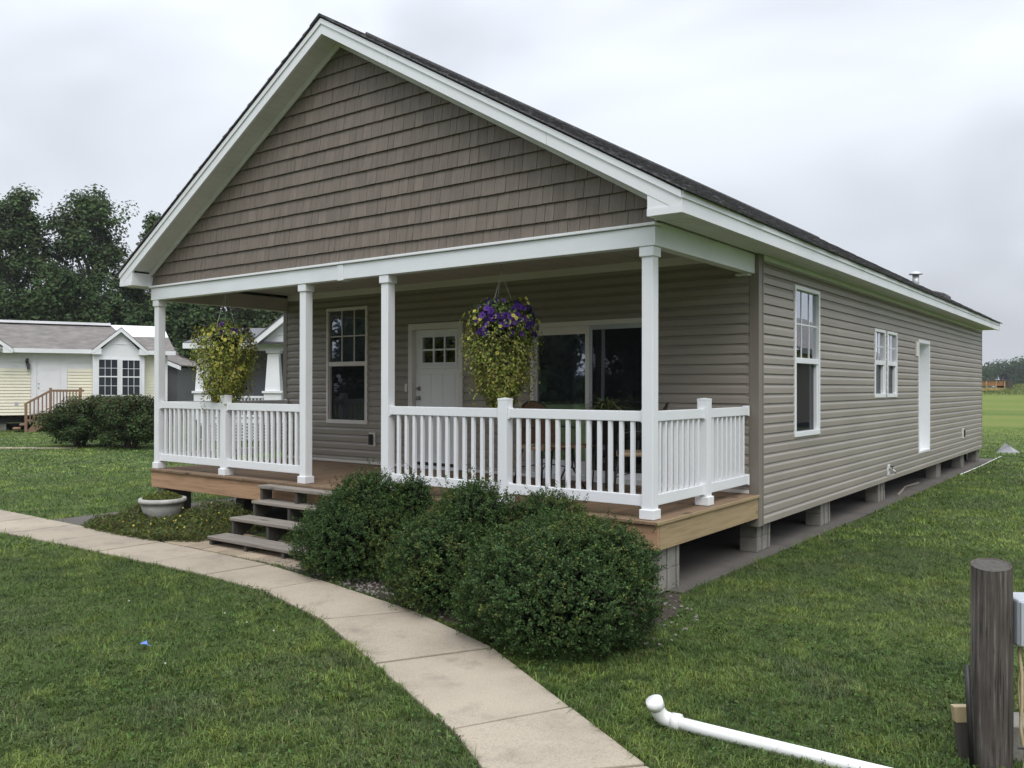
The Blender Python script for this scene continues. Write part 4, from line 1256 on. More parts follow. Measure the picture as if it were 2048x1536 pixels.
Vb = np.concatenate([V1,V2]); Fb = np.concatenate([F1,F2+len(V1)]); Cb = np.repeat(np.concatenate([colb, colvar(keep.sum(), (.62,.55,.10), .2, .08)]),4,0)
o = place('weed_bed', mesh_np('weed_bed', Vb, Fb, M['leaf'], Cb), (0,0,0)); tag(o, 'overgrown bed of weeds and small yellow flowers round the planter', 'weeds', kind='stuff')
bedsoil = MB().ext([(a, b, -.02) for a, b in BED], (0,0,.026)).build('bed_soil', M['soil']); tag(bedsoil, 'soil of the overgrown planting bed', None, kind='structure')
# soil below bushes
SOIL = np.array([(-3.35,-1.10),(-2.6,-1.20),(-1.3,-1.46),(-.3,-1.76),(.15,-1.66),(.40,-1.2),(.36,-.3),(.1,.25),(-3.05,.25),(-3.1,-.4)])
so_ = MB().ext([(a, b, -.03) for a, b in SOIL], (0,0,.036)).build('bed_soil', M['soil']); tag(so_, 'dark soil under the boxwood bushes', None, kind='structure')
# gravel
def gravel(name, poly, n, label):
    xs = rng.uniform(poly[:,0].min(), poly[:,0].max(), n*3); ys = rng.uniform(poly[:,1].min(), poly[:,1].max(), n*3)
    ok = in_poly(xs, ys, poly); xs, ys = xs[ok][:n], ys[ok][:n]
    mb = MB(); R_ = random.Random(2)
    for a, b in zip(xs, ys):
        s = R_.uniform(.007,.021); an = R_.uniform(0,PI); V_ = []
        for (u,v,w) in ((1,0,0),(0,1,0),(-1,0,0),(0,-1,0),(.55,.55,.7),(-.55,.55,.75),(-.55,-.55,.65),(.55,-.55,.7)):
            k = s*R_.uniform(.75,1.2)
            V_.append((a+k*(u*math.cos(an)-.75*v*math.sin(an)), b+k*(u*math.sin(an)+.75*v*math.cos(an)), .008+k*w*.8))
        mb.add(V_, [(4,5,6,7),(0,1,5,4),(1,2,5),(1,2,6,5),(2,3,7,6),(3,0,4,7)])
    tag(mb.build(name, M['stone']), label, 'gravel', kind='stuff')
gravel('gravel', np.array([(.05,.15),(.45,-.05),(.62,-.6),(.66,-1.1),(.40,-1.45),(.42,-.6),(.0,-.1)]), 60, 'pale gravel beside the nearest bush at the porch corner')
gravel('gravel', np.array([(-3.9,-1.06),(-3.2,-1.14),(-2.7,-1.22),(-1.6,-1.42),(-1.0,-1.58),(-.9,-1.3),(-2.4,-.95),(-3.9,-.85)]), 380, 'pale gravel strip between the steps, bushes and sidewalk')

# ------------------------------------------------------------------ lawn blades (stuff)
def pathmask(x, y):
    m_ = ~in_poly(x, y, WALK) & ~in_poly(x, y, PADP) & ~in_poly(x, y, SOIL) & ~in_poly(x, y, BED)
    m_ &= ~((x > WX) & (x < .0) & (y > 0) & (y < LEN)) & ~((x > -5.5) & (x < -3.1) & (y > -1.08) & (y < .0))
    return m_
def vfield(x, y, s, o):   # cheap value noise
    gx_ = np.floor(x*s+o).astype(int); gy_ = np.floor(y*s+o*1.7).astype(int)
    fx = x*s+o-gx_; fy = y*s+o*1.7-gy_; fx = fx*fx*(3-2*fx); fy = fy*fy*(3-2*fy)
    T = np.random.default_rng(int(o*100)+1).random((64,64))
    g = lambda a, b: T[a % 64, b % 64]
    return (g(gx_,gy_)*(1-fx)+g(gx_+1,gy_)*fx)*(1-fy)+(g(gx_,gy_+1)*(1-fx)+g(gx_+1,gy_+1)*fx)*fy
def blades(name, r0, r1, dens, h, w, seg2, label, ang=(-.72,.66), bright=1.0, fade=False):
    A = (r1*r1-r0*r0)/2*(ang[1]-ang[0]); n = int(A*dens)
    dirx = -math.sin(YAW); diry = math.cos(YAW)
    # tufts: several blades share a root, a colour and a direction
    per = 7; nt_ = n//per
    th = rng.uniform(ang[0], ang[1], nt_); rd = np.sqrt(rng.uniform(r0*r0, r1*r1, nt_))
    if fade: keep = rng.random(nt_) > (rd-r0)/(r1-r0)*.98; th, rd = th[keep], rd[keep]; nt_ = len(th)
    tx = CAM.x+rd*(dirx*np.cos(th)+diry*np.sin(th)); ty_ = CAM.y+rd*(diry*np.cos(th)-dirx*np.sin(th))
    ti = np.repeat(np.arange(nt_), per); n = len(ti)
    spread = w*9
    x = tx[ti]+spread*rng.normal(size=n); y = ty_[ti]+spread*rng.normal(size=n)
    ok = pathmask(x, y); x, y, ti = x[ok], y[ok], ti[ok]; n = len(x)
    z = gz(x, y)
    p1 = vfield(x,y,.8,.3)*.55+vfield(x,y,2.3,5.1)*.45; p2 = vfield(x,y,3.6,9.2)*.5+vfield(x,y,8.5,2.7)*.5; p3 = vfield(x,y,1.3,13.3)*.6+vfield(x,y,4.1,21.7)*.4; p4 = vfield(x,y,5.5,31.1)*.5+vfield(x,y,13.0,37.3)*.5
    tcol = 1+.19*rng.normal(size=nt_); tan_ = rng.uniform(0,2*PI,nt_); tlean = rng.random(nt_)
    # longer, flopping grass where the mower misses: along walk edges
    xe_, ye_ = x+.09*np.cos(tan_[ti]), y+.09*np.sin(tan_[ti])
    edge = in_poly(xe_, ye_, WALK) | in_poly(xe_, ye_, PADP)
    hh = h*(.45+.5*rng.random(n)+.75*p2)*np.where(rng.random(n) < .03, 1.5, 1.0)*np.where(edge, 1.75, 1.0)*np.where(p4 < .36, .6, 1.0)
    an = np.where(rng.random(n) < .55, tan_[ti]+.7*rng.normal(size=n), rng.uniform(0,2*PI,n)); lean = .2+.55*rng.random(n)+.85*tlean[ti]**1.5
    stripe = np.where(np.floor((y*.8+x*.25)/1.1) % 2 == 0, 1.0, -1.0)
    dx = np.cos(an)*lean+.08*stripe; dy = np.sin(an)*lean+.03*stripe
    ww = w*(.55+.9*rng.random(n))
    px, py = -np.sin(an)*ww, np.cos(an)*ww
    base = np.array((.090,.146,.034))*bright; ylwgrn = np.array((.184,.238,.052))*bright; drk = np.array((.056,.098,.026))*bright; dry = np.array((.20,.175,.095)); grey = np.array((.100,.132,.060))*bright  # blade tones: green, yellow-green, dark, dry and grey, mixed by patch noise
    col = np.repeat(base[None], n, 0)
    f1 = np.clip((p1-.47)*2.6,0,.85)[:,None]; col = col*(1-f1)+ylwgrn*f1
    f2 = np.clip((.43-p3)*3.2,0,.85)[:,None]; col = col*(1-f2)+drk*f2
    f3 = np.clip((p2-.56)*3.4,0,.6)[:,None]; col = col*(1-f3)+ylwgrn*1.1*f3
    f5 = np.clip((p3-.60)*3.2,0,.6)[:,None]; col = col*(1-f5)+grey*f5
    f4 = np.clip((.40-p4)*4,0,.75)[:,None]; col = col*(1-f4)+drk*.65*f4
    dr = rng.random(n) < (.035+.16*np.clip(p3-.58,0,1)); col[dr] = dry*rng.uniform(.45,1.05,(dr.sum(),1))
    col = np.clip(col*np.clip(tcol[ti],.5,1.7)[:,None]*(1+.22*rng.normal(size=(n,1)))*(1+.06*rng.normal(size=(n,3))), .004, .5)
    B0 = np.stack([x-px, y-py, z], 1); B1 = np.stack([x+px, y+py, z], 1)
    T_ = np.stack([x+dx*hh, y+dy*hh, z+hh*np.clip(1.05-.5*lean,.16,1)], 1)
    if seg2:
        M0 = np.stack([x-px*.8+dx*hh*.38, y-py*.8+dy*hh*.38, z+hh*np.clip(.66-.14*lean,.25,1)], 1); M1 = np.stack([x+px*.8+dx*hh*.38, y+py*.8+dy*hh*.38, z+hh*np.clip(.66-.14*lean,.25,1)], 1)
        V = np.stack([B0,B1,M1,M0,T_],1).reshape(-1,3); i0 = np.arange(n)*5
        F = np.concatenate([np.stack([i0,i0+1,i0+2],1), np.stack([i0,i0+2,i0+3],1), np.stack([i0+3,i0+2,i0+4],1)])
        C_ = np.repeat(col,5,0)
    else:
        V = np.stack([B0,B1,T_],1).reshape(-1,3); F = np.arange(3*n).reshape(n,3); C_ = np.repeat(col,3,0)
    o = place(name, mesh_np(name, V, F, M['grass'], C_), (0,0,0))
    tag(o, label, 'grass', kind='stuff')
    return n
nb = 0
nb += blades('lawn_grass', 1.7, 6.0, 7900, .037, .0022, True, 'mown green lawn in the foreground beside the sidewalk', ang=(-.80,.72))
nb += blades('lawn_grass', 6.0, 10.5, 4600, .037, .0032, False, 'mown green lawn at middle distance round the house')
nb += blades('lawn_grass', 10.5, 19, 1300, .044, .0065, False, 'mown lawn strip left of and behind the porch', bright=1.25)
nb += blades('lawn_grass', 19, 44, 380, .045, .014, False, 'far lawn before the neighbouring houses', bright=1.35, fade=True)

# broad weeds among the near grass
n = 5200
wx, wy = rng.uniform(-4.5,4.2,n), rng.uniform(-4.6,-.2,n)
ok = pathmask(wx, wy) & (vfield(wx,wy,1.9,44.1) > .52) & (np.hypot(wx-CAM.x, wy-CAM.y) > 2.4); wx, wy = wx[ok], wy[ok]; n = len(wx)
wi = np.repeat(np.arange(n), 5); m_ = len(wi)
leaf_obj('lawn_weeds', np.stack([wx[wi]+.018*rng.normal(size=m_), wy[wi]+.018*rng.normal(size=m_), .018+.028*rng.random(m_)],1), rng.normal(size=(m_,3))*.6+np.array([0,0,1.0]), rng.uniform(.012,.030,m_), colvar(m_,(.075,.125,.034),.3,.12), M['leaf'], None, aspect=.6)
tag(bpy.data.objects['lawn_weeds'], 'small broad leaved weeds and clover in the near lawn', 'weeds', kind='stuff')

# ------------------------------------------------------------------ small things in the lawn
# drain pipe
dp = thing('drain_pipe', (1.3,-2.38,0), 'white plastic drain pipe with an elbow lying in the grass', 'pipe')
pr = .033
MB().tube([(1.33,-2.377,.040),(1.525,-2.362,.034),(1.872,-2.338,.028),(2.186,-2.315,.022),(3.0,-2.26,.012)], pr, 18).build('pipe', M['pvc'], dp, smooth=True)
el = [(1.345,-2.376,.043),(1.315,-2.380,.044),(1.287,-2.390,.053),(1.270,-2.402,.071),(1.262,-2.414,.095),(1.258,-2.425,.118)]
MB().tube(el, pr+.005, 18).build('elbow', M['pvc'], dp, smooth=True)
MB().tube([(1.325,-2.378,.043),(1.372,-2.374,.043)], pr+.010, 18).build('collar', M['pvc'], dp, smooth=True)
MB().tube([(1.2585,-2.422,.112),(1.253,-2.439,.152)], pr+.011, 18).build('collar', M['pvc'], dp, smooth=True)
# pole
PX, PYp = 2.70, -1.89
pole = thing('wooden_post', (PX,PYp,0), 'thick weathered round wooden post at the right edge of the lawn', 'post')
AN0 = math.atan2(CAM.y-PYp, CAM.x-PX); mb = MB(); n = 28; ring = []
hs = [0,.12,.3,.5,.7,.85,.935]
for j, z in enumerate(hs):
    for k in range(n):
        an = 2*PI*k/n
        r_ = .086*(1+.02*math.sin(3*an+1)+.012*math.sin(9*an+z*1.5))-(.004 if j == 0 else 0)
        r_ *= 1+.02*math.sin(z*4)
        zz = z - (.016*math.cos(an-AN0) if j == len(hs)-1 else 0)
        mb.v.append((PX+r_*math.cos(an), PYp+r_*math.sin(an), zz))
for j in range(len(hs)-1):
    for k in range(n):
        a = j*n+k; b = j*n+(k+1) % n; mb.f.append((a,b,b+n,a+n))
mb.build('pole', M['polewood'], pole, smooth=True)
for (ra, rb, nm, mt) in ((.0855,.072,'cut_rim',M['polewood']),(.0722,0,'cut_top',M['darkwood'])):
    mb = MB(); zt_ = lambda an: .9352-.016*math.cos(an-AN0)
    for k in range(n):
        an = 2*PI*k/n; mb.v.append((PX+ra*math.cos(an), PYp+ra*math.sin(an), zt_(an)))
    if rb:
        for k in range(n):
            an = 2*PI*k/n; mb.v.append((PX+rb*math.cos(an), PYp+rb*math.sin(an), zt_(an)-.004))
        mb.f += [(k, (k+1) % n, (k+1) % n+n, k+n) for k in range(n)]
    else:
        mb.v = [(a_, b_, c_-.0045) for a_, b_, c_ in mb.v]; mb.f.append(tuple(range(n)))
    mb.build(nm, mt, pole)
for k in range(14):
    an = -2.6+k*.17+random.uniform(-.1,.1); z0_ = random.uniform(.08,.6); L_ = random.uniform(.05,.30)
    p = Vector((PX+.0855*math.cos(an), PYp+.0855*math.sin(an), z0_))
    MB().tube([p, p+Vector((0,0,L_*.5)), p+Vector((0,0,L_))], [.0008,.0032,.0008], 5).build('crack', M['dark'], pole)
eb = thing('electrical_box', (2.93,-1.78,.66), 'grey metal electrical box fixed to the round wooden post', 'electrical box')
rx, ry = math.cos(YAW), math.sin(YAW)
def ob(u, v, z): # u along camera-right, v along camera-forward direction in plan at the pole
    return (PX+u*rx-v*ry, PYp+u*ry+v*rx, z)
mb = MB().ext([ob(.082,-.075,.575), ob(.40,-.075,.565), ob(.40,.10,.565), ob(.082,.10,.575)], (0,0,.215)); mb.build('enclosure', M['plastic'], eb, bevel=.012)
mb = MB().ext([ob(.088,-.087,.582), ob(.39,-.087,.572), ob(.39,-.0755,.572), ob(.088,-.0755,.582)], (0,0,.20)); mb.build('cover', M['plastic'], eb, bevel=.004)
for zz in (.63,.72):
    mb = MB().ext([ob(.15,-.096,zz), ob(.175,-.096,zz), ob(.175,-.0875,zz), ob(.15,-.0875,zz)], (0,0,.02)); mb.build('latch', M['galv'], eb)
MB().tube([ob(.112,-.0875,.607), ob(.112,-.092,.607)], .012, 10).build('knockout', M['galv'], eb)
cb = thing('electric_cable', ob(.1,-.04,.0), 'tan cable hanging from the grey box down the wooden post', 'cable')
MB().tube([ob(.125,-.02,.585), ob(.112,-.03,.54), ob(.106,-.06,.45), ob(.10,-.07,.32), ob(.085,-.085,.22), ob(.092,-.09,.14), ob(.105,-.09,.12), ob(.10,-.09,.05), ob(.09,-.09,.0)], .0075, 8).build('cable', M['cable'], cb, smooth=True)
MB().tube([ob(.145,.0,.585), ob(.142,.01,.5), ob(.135,.02,.38), ob(.14,.02,.28), ob(.155,.02,.16)], .005, 7).build('cable', M['cable'], cb, smooth=True)
MB().tube([ob(.07,-.088,.125), ob(.095,-.105,.13), ob(.12,-.08,.125)], .004, 6).build('tie', M['blackmetal'], cb)
ck = thing('black_conduit', ob(-.12,-.02,0), 'thin black plastic conduit standing against the wooden post', 'conduit')
MB().tube([ob(-.104,-.03,0), ob(-.112,-.02,.24), ob(-.118,-.01,.475)], .0115, 10).build('conduit', M['blackmetal'], ck, smooth=True)
pt = thing('marker_stake', ob(-.14,.06,0), 'dark stake with a pale tan cap behind the black conduit', 'stake')
yv = Vector(ob(0,.03,0))-Vector(ob(0,0,0))
MB().ext([ob(-.11,.05,0), ob(-.05,.05,0), ob(-.05,.05,.185), ob(-.132,.05,.185)], yv).build('stake', M['darkwood'], pt)
MB().ext([ob(-.138,.046,.186), ob(-.05,.046,.186), ob(-.05,.046,.262), ob(-.148,.046,.262)], yv*1.3).build('cap', M['cable'], pt, bevel=.004)
cbk = thing('concrete_block', ob(.24,.12,0), 'grey concrete block on the ground behind the wooden post', 'block')
MB().ext([ob(.10,.06,0), ob(.40,.02,0), ob(.42,.22,0), ob(.12,.26,0)], (0,0,.165)).build('block', M['block'], cbk, bevel=.006)
# blue scrap
bs = MB().add([(-2.10,-3.31,.045),(-2.06,-3.32,.052),(-2.03,-3.29,.04),(-2.075,-3.275,.062),(-2.02,-3.30,.05),(-1.985,-3.32,.055),(-1.99,-3.28,.042)], [(0,1,3),(1,2,3),(2,4,6),(4,5,6),(1,4,2)])
tag(bs.build('plastic_scrap', M['blue']), 'small blue scrap of plastic lying in the left lawn', 'litter')
# clover heads
mb = MB(); R_ = random.Random(6)
for k in range(6):
    a, b = R_.uniform(-3.2,.2), R_.uniform(-3.9,-2.2)
    if bool(in_poly(np.array([a]), np.array([b]), WALK)[0]) or not bool(pathmask(np.array([a]), np.array([b]))[0]): continue
    mb.lathe([(.001,0),(.006,.003),(.007,.008),(.001,.013)], (a,b,.05), 7)
tag(mb.build('clover_flowers', simple('clover_white', (.45,.45,.38), .8)), 'white clover heads scattered in the front lawn', 'flowers', kind='stuff')
# far end: pale rock, white line by the pad
tag(MB().add([(-.12,20.1,0),(.34,20.0,0),(.42,20.4,0),(-.08,20.5,0),(.08,20.25,.26),(.2,20.3,.17)], [(0,1,5,4),(1,2,5),(2,3,4,5),(3,0,4)]).build('pale_rock', M['tarp'], bevel=.01), 'pale grey peaked rock on the grass beyond the rear corner', 'rock')
tag(MB().tube([(.21,12.6,.02),(.24,15.0,.022),(.21,18.4,.02)], .010, 6).build('white_hose', M['pvc'], smooth=True), 'thin white pipe along the edge of the concrete pad', 'pipe')
tag(MB().tube([(.02,8.3,.03),(-.15,9.6,.035),(-.1,10.4,.03)], .02, 6).build('grey_stick', M['greywood']), 'grey stick lying on the pad under the side wall', 'stick')

# ------------------------------------------------------------------ shrubs by the neighbour's lawn
def ray_at(u, v, depth):
    return CAM + (_f + (u-1024)/FPX*_r + (768-v)/FPX*_u)*depth
def vase_shrub(c, w, h, label, seed, n=14000):
    t = thing('burning_bush', c, label, 'shrub', 'spreading shrubs on the left lawn'); c = np.array(c, float)
    R_ = random.Random(seed); mb = MB(); tips = []
    for k in range(11):
        an = R_.uniform(0,2*PI); sp = R_.uniform(.25,1); e = Vector((math.cos(an)*w*.42*sp, math.sin(an)*w*.42*sp, h*R_.uniform(.5,.85)))
        b = Vector((math.cos(an)*.10, math.sin(an)*.10, 0)); m_ = b.lerp(e,.45)-Vector((e.x,e.y,0))*.18
        mb.tube([Vector(c)+b, Vector(c)+m_, Vector(c)+e], [.05,.032,.012], 6, caps=False); tips.append(e)
    mb.build('stems', M['bark'], t, smooth=True)
    P_, N_ = [], []
    for k in range(58):
        an = R_.uniform(0,2*PI); rr_ = math.sqrt(R_.random()); f_ = R_.random()
        zc = h*(.17+.69*f_); lim = w*.5*np.interp(f_,[0,.25,.6,1],[.72,1,.95,.55]); q = np.array([math.cos(an)*rr_*lim, math.sin(an)*rr_*lim, zc])
        m_ = n//58; d = sphere_dirs(m_)*(rng.random(m_)**.45)[:,None]*np.array([.34,.34,.20])*R_.uniform(.7,1.2)
        P_.append(q+d); N_.append(d+np.array([0,0,.25])+.15*rng.normal(size=(m_,3)))
    P_ = np.concatenate(P_)+c; N_ = np.concatenate(N_); n_ = len(P_)
    rel = (P_[:,2]-c[2])/h
    col = colvar(n_, (.058,.088,.034), .32, .12)
    red = rng.random(n_) < np.clip((rel-.45)*.9,0,.4); col[red] = colvar(red.sum(), (.078,.070,.034), .3, .12)
    leaf_obj('foliage', P_, N_, rng.uniform(.05,.10,n_), col, M['treeleaf'], t, aspect=.5, origin=c)
    return t
def gp(u, v):
    d = _f + (u-1024)/FPX*_r + (768-v)/FPX*_u
    return CAM + d*(-CAM.z/d.z)
for (u, v, w_, h_, lab, sd_) in ((160,893,2.0,1.55,'left shrub of the three, with rust tinted leaf tips on bare stems',1), (212,892,1.9,1.6,'middle shrub of the three standing on the left lawn',2), (262,897,1.9,1.62,'right shrub of the three, partly behind the porch post',3)):
    g_ = gp(u, v); vase_shrub((g_.x, g_.y, float(gz(g_.x,g_.y))), w_, h_, lab, sd_)
a, b = gp(0,903), gp(130,897)
MB().ext([(a.x-4,a.y-1.6,-.05),(b.x,b.y-.25,-.05),(b.x+.15,b.y+.28,-.05),(a.x-4,a.y-.9,-.05)], (0,0,.066)).build('garden_path', M['walk'])
tag(bpy.data.objects['garden_path'], 'pale concrete path across the neighbouring lawn', None, kind='structure')

# ------------------------------------------------------------------ neighbouring houses (built in a local frame, then turned)
class Frame:
    def __init__(s, p0, xdir, z0):
        s.p = Vector((p0[0], p0[1], z0)); s.x = Vector((xdir[0], xdir[1], 0)).normalized(); s.y = Vector((-s.x.y, s.x.x, 0))
    def w(s, q): return s.p + s.x*q[0] + s.y*q[1] + Vector((0,0,q[2]))
def lb(fr, name, mat, parent, x0, x1, y0, y1, z0, z1, bevel=0):
    m_ = MB().box(x0,x1,y0,y1,z0,z1); m_.v = [tuple(fr.w(q)) for q in m_.v]
    return m_.build(name, mat, parent, bevel=bevel)
def le(fr, name, mat, parent, poly, vec, bevel=0):
    m_ = MB().ext(poly, vec); m_.v = [tuple(fr.w(q)) for q in m_.v]
    return m_.build(name, mat, parent, bevel=bevel)
def lap_panel(fr, name, mat, parent, x0, x1, y, z0, z1, lap=.125, ops=()):
    m_ = MB(); z = z0
    while z < z1-.01:
        zb = min(z+lap, z1)
        segs = [(x0,x1)]
        m_.ext([(x0, y, z), (x0, y-.034, z), (x0, y-.006, zb), (x0, y, zb)], (x1-x0,0,0)); z += lap
    m_.v = [tuple(fr.w(q)) for q in m_.v]
    return tag(m_.build(name, mat, parent), kind='stuff')
def nwin(fr, parent, x0, x1, y, z0, z1, mid, cols=3, rows=2):
    c = fr.w(((x0+x1)/2, y, (z0+z1)/2)); w = thing_part('window', c, parent)
    f = .045
    lb(fr,'frame',M['nwhite'],w,x0-f,x0,y-.05,y,z0-f,z1+f); lb(fr,'frame',M['nwhite'],w,x1,x1+f,y-.05,y,z0-f,z1+f)
    lb(fr,'frame',M['nwhite'],w,x0,x1,y-.05,y,z1,z1+f); lb(fr,'frame',M['nwhite'],w,x0,x1,y-.05,y,z0-f,z0)
    lb(fr,'meeting_rail',M['nwhite'],w,x0,x1,y-.045,y,mid-.025,mid+.025)
    lb(fr,'pane',M['farglass'],w,x0,x1,y-.018,y-.008,mid+.025,z1); lb(fr,'pane',M['farglass'],w,x0,x1,y-.018,y-.008,z0,mid-.025)
    for i in range(1,cols):
        xx = x0+(x1-x0)*i/cols; lb(fr,'muntin',M['nwhite'],w,xx-.009,xx+.009,y-.024,y-.0185,z0,z1)
    for zz in ((mid+z1)/2,(mid+z0)/2): lb(fr,'muntin',M['nwhite'],w,x0,x1,y-.0245,y-.0187,zz-.009,zz+.009)
    return w
# -- yellow house
ZG = 0.0
p0 = ray_at(0,862,34); p1 = ray_at(340,862,37)
fy = Frame((p0.x,p0.y), (p1.x-p0.x,p1.y-p0.y), ZG)
S = (Vector((p1.x,p1.y))-Vector((p0.x,p0.y))).length/340
def sx(u): return u*S
yh = thing('yellow_house', fy.w((0,4,0)), 'single storey pale yellow and white house with grey shingle roof on the left', 'house')
XE0, XE1 = -9.0, sx(333)
zb_, zw, ze_ = .62, 2.50, 3.24   # floor/skirt bottom, white panel start, eave (above local ground)
lb(fy,'wall_core',M['nwhite'],yh,XE0,XE1,.0,8.2,zb_,ze_)
lap_panel(fy,'yellow_siding',M['yellow_siding'],yh,XE0,sx(57),-.002,zb_,zw)
lap_panel(fy,'yellow_siding',M['yellow_siding'],yh,sx(128),sx(177),-.002,zb_,zw)
lap_panel(fy,'yellow_siding',M['yellow_siding'],yh,sx(283),XE1-.08,-.002,zb_,ze_-.1)
for zz in (2.74,2.98): lb(fy,'panel_batten',M['nwhite'],yh,XE0,sx(57),-.02,-.003,zz,zz+.02); 
for zz in (2.74,2.98): lb(fy,'panel_batten',M['nwhite'],yh,sx(128),sx(177),-.02,-.003,zz,zz+.02)
lb(fy,'corner_trim',M['nwhite'],yh,XE1-.08,XE1+.02,-.025,.05,zb_,ze_)
for u0_,u1_ in ((58,68),(116,127)): lb(fy,'door_trim',M['nwhite'],yh,sx(u0_),sx(u1_),-.035,-.003,zb_+.05,ze_-.06)
dd = lb(fy,'door',M['nwhite'],yh,sx(70.5),sx(113.5),-.02,-.004,.78,2.92)
for i_ in range(2):
    for j_ in range(3):
        xa = sx(74+i_*20); lb(fy,'door_panel',M['nwhite'],dd,xa,xa+sx(16),-.028,-.0205,[.95,1.6,2.45][j_],[1.45,2.3,2.8][j_])
lb(fy,'door_knob',M['metal'],dd,sx(71.5),sx(73),-.05,-.02,1.68,1.74)
lb(fy,'door_knob',M['metal'],dd,sx(71.5),sx(73),-.045,-.02,1.86,1.91)
lb(fy,'wall_vent',M['plastic'],yh,sx(27),sx(34),-.035,-.02,1.0,1.14)
# wall lantern
wlt = thing_part('wall_lantern', fy.w((sx(51),-.12,2.6)), yh)
lb(fy,'backplate',M['blackmetal'],wlt,sx(48),sx(53),-.05,-.003,2.62,2.90)
le(fy,'arm',M['blackmetal'],wlt,[(sx(47),-.03,2.72),(sx(47),-.22,2.78),(sx(47),-.22,2.84),(sx(47),-.03,2.84)],(sx(6),0,0))
lb(fy,'lamp_glass',M['farglass'],wlt,sx(49.5),sx(55.5),-.21,-.09,2.46,2.70)
# bump-out gable with window pair
gx0, gx1 = sx(185), sx(279); gp_ = sx(233); gy_ = -.62; gzt = 4.20
lb(fy,'bay_wall',M['nwhite'],yh,sx(177),sx(282),gy_+.05,-.001,zb_,ze_)
nwin(fy,yh,sx(189),sx(226),gy_+.045,1.42,2.88,2.18)
nwin(fy,yh,sx(236.5),sx(272),gy_+.045,1.42,2.86,2.17)
def ngable(xa, xb, xp, zt):
    r_ = thing_part('gable_dormer', fy.w((xp, gy_, 3.6)), yh)
    le(fy,'gable_face',M['nwhite'],r_,[(xa+.12,gy_+.05,ze_),(xb-.12,gy_+.05,ze_),(xp,gy_+.05,zt-.16)],(0,.2,0))
    for zz in (ze_+.28,): lb(fy,'gable_batten',M['nwhite'],r_,xp-.5,xp+.5,gy_+.03,gy_+.049,zz,zz+.02)
    for xe in (xa-.16, xb+.16):
        sgn = 1 if xe > xp else -1
        sl2 = (zt-(ze_+.02))/abs(xe-xp)
        le(fy,'gable_fascia',M['nwhite'],r_,[(xp,gy_-.16,zt-.17),(xe,gy_-.16,ze_-.15),(xe,gy_-.16,ze_+.02),(xp,gy_-.16,zt)],(0,.05,0))
        le(fy,'gable_roof',M['nroof'],r_,[(xp,gy_-.17,zt+.003),(xe,gy_-.17,ze_+.023),(xe,gy_-.17,ze_+.05),(xp,gy_-.17,zt+.035)],(0,4.2,0))
        le(fy,'gable_return',M['nwhite'],r_,[(xe,gy_-.15,ze_-.15),(xe-sgn*.34,gy_-.15,ze_-.15),(xe-sgn*.34,gy_-.15,ze_+.10),(xe,gy_-.15,ze_+.0)],(0,.3,0))
ngable(gx0-.02, gx1+.02, gp_, gzt)
ngable(-1.75, sx(16), -.72, 4.15)
# main roof
zrg = 4.58
le(fy,'main_roof',M['nroof'],yh,[(XE0,-.38,ze_+.0),(XE0,4.1,zrg),(XE0,4.1,zrg+.05),(XE0,-.40,ze_+.05)],(XE1-XE0+.28,0,0))
le(fy,'main_roof',M['nroof'],yh,[(XE0,8.6,ze_+.0),(XE0,4.1,zrg),(XE0,4.1,zrg+.05),(XE0,8.62,ze_+.05)],(XE1-XE0+.28,0,0))
for xa, xb in ((XE0, sx(183)), (sx(281), XE1+.30)):
    lb(fy,'eave_fascia',M['nwhite'],yh,xa,xb,-.44,-.385,ze_-.12,ze_+.05)
lb(fy,'eave_soffit',M['nwhite'],yh,XE0,sx(176),-.384,-.003,ze_-.10,ze_-.08)
lb(fy,'eave_soffit',M['nwhite'],yh,sx(283),XE1+.28,-.384,-.003,ze_-.10,ze_-.08)
lb(fy,'ridge_sheet',M['nwhite'],yh,XE0,sx(225),3.6,4.5,zrg-.02,zrg+.09)
le(fy,'rear_sheet',M['nwhite'],yh,[(sx(258),1.2,3.70),(XE1+.28,1.2,3.70),(XE1+.28,3.9,4.56),(sx(225),3.9,4.56)],(0,0,.05))
le(fy,'end_gable',M['yellow_siding'],yh,[(XE1-.1,0,ze_),(XE1-.1,8.2,ze_),(XE1-.1,4.1,zrg-.02)],(.1,0,0))
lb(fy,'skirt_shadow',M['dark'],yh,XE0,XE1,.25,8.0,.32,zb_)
for k_ in range(6): lb(fy,'pier',M['block'],yh,-8+k_*2.6,-7.6+k_*2.6,.35,.75,.0,.33)
# its wooden steps
ns = thing('wooden_staircase', fy.w((sx(95),-1.2,0)), 'brown wooden entry steps with balustrade before the white door of the yellow house', 'steps')
yl = -1.55
lb(fy,'landing',M['nwood'],ns,sx(72),sx(158),yl,-.05,.62,.70)
for u_ in (50,95,151):
    zt_ = {50:1.12,95:1.72,151:1.72}[u_]
    lb(fy,'post',M['nwood'],ns,sx(u_)-.05,sx(u_)+.05,yl-.10,yl,.0,zt_,bevel=.01)
le(fy,'sloped_rail',M['nwood'],ns,[(sx(47),yl-.09,1.02),(sx(95),yl-.09,1.55),(sx(95),yl-.09,1.65),(sx(47),yl-.09,1.12)],(0,.08,0))
lb(fy,'rail',M['nwood'],ns,sx(97),sx(158),yl-.09,yl-.01,1.56,1.65)
for k_ in range(5):
    f_ = (k_+1)/6; uu = 50+45*f_; lb(fy,'baluster',M['nwood'],ns,sx(uu)-.025,sx(uu)+.025,yl-.07,yl-.03,.25+.45*f_,1.06+.50*f_)
for k_ in range(9):
    uu = 101+k_*6; lb(fy,'baluster',M['nwood'],ns,sx(uu)-.022,sx(uu)+.022,yl-.07,yl-.03,.70,1.56)
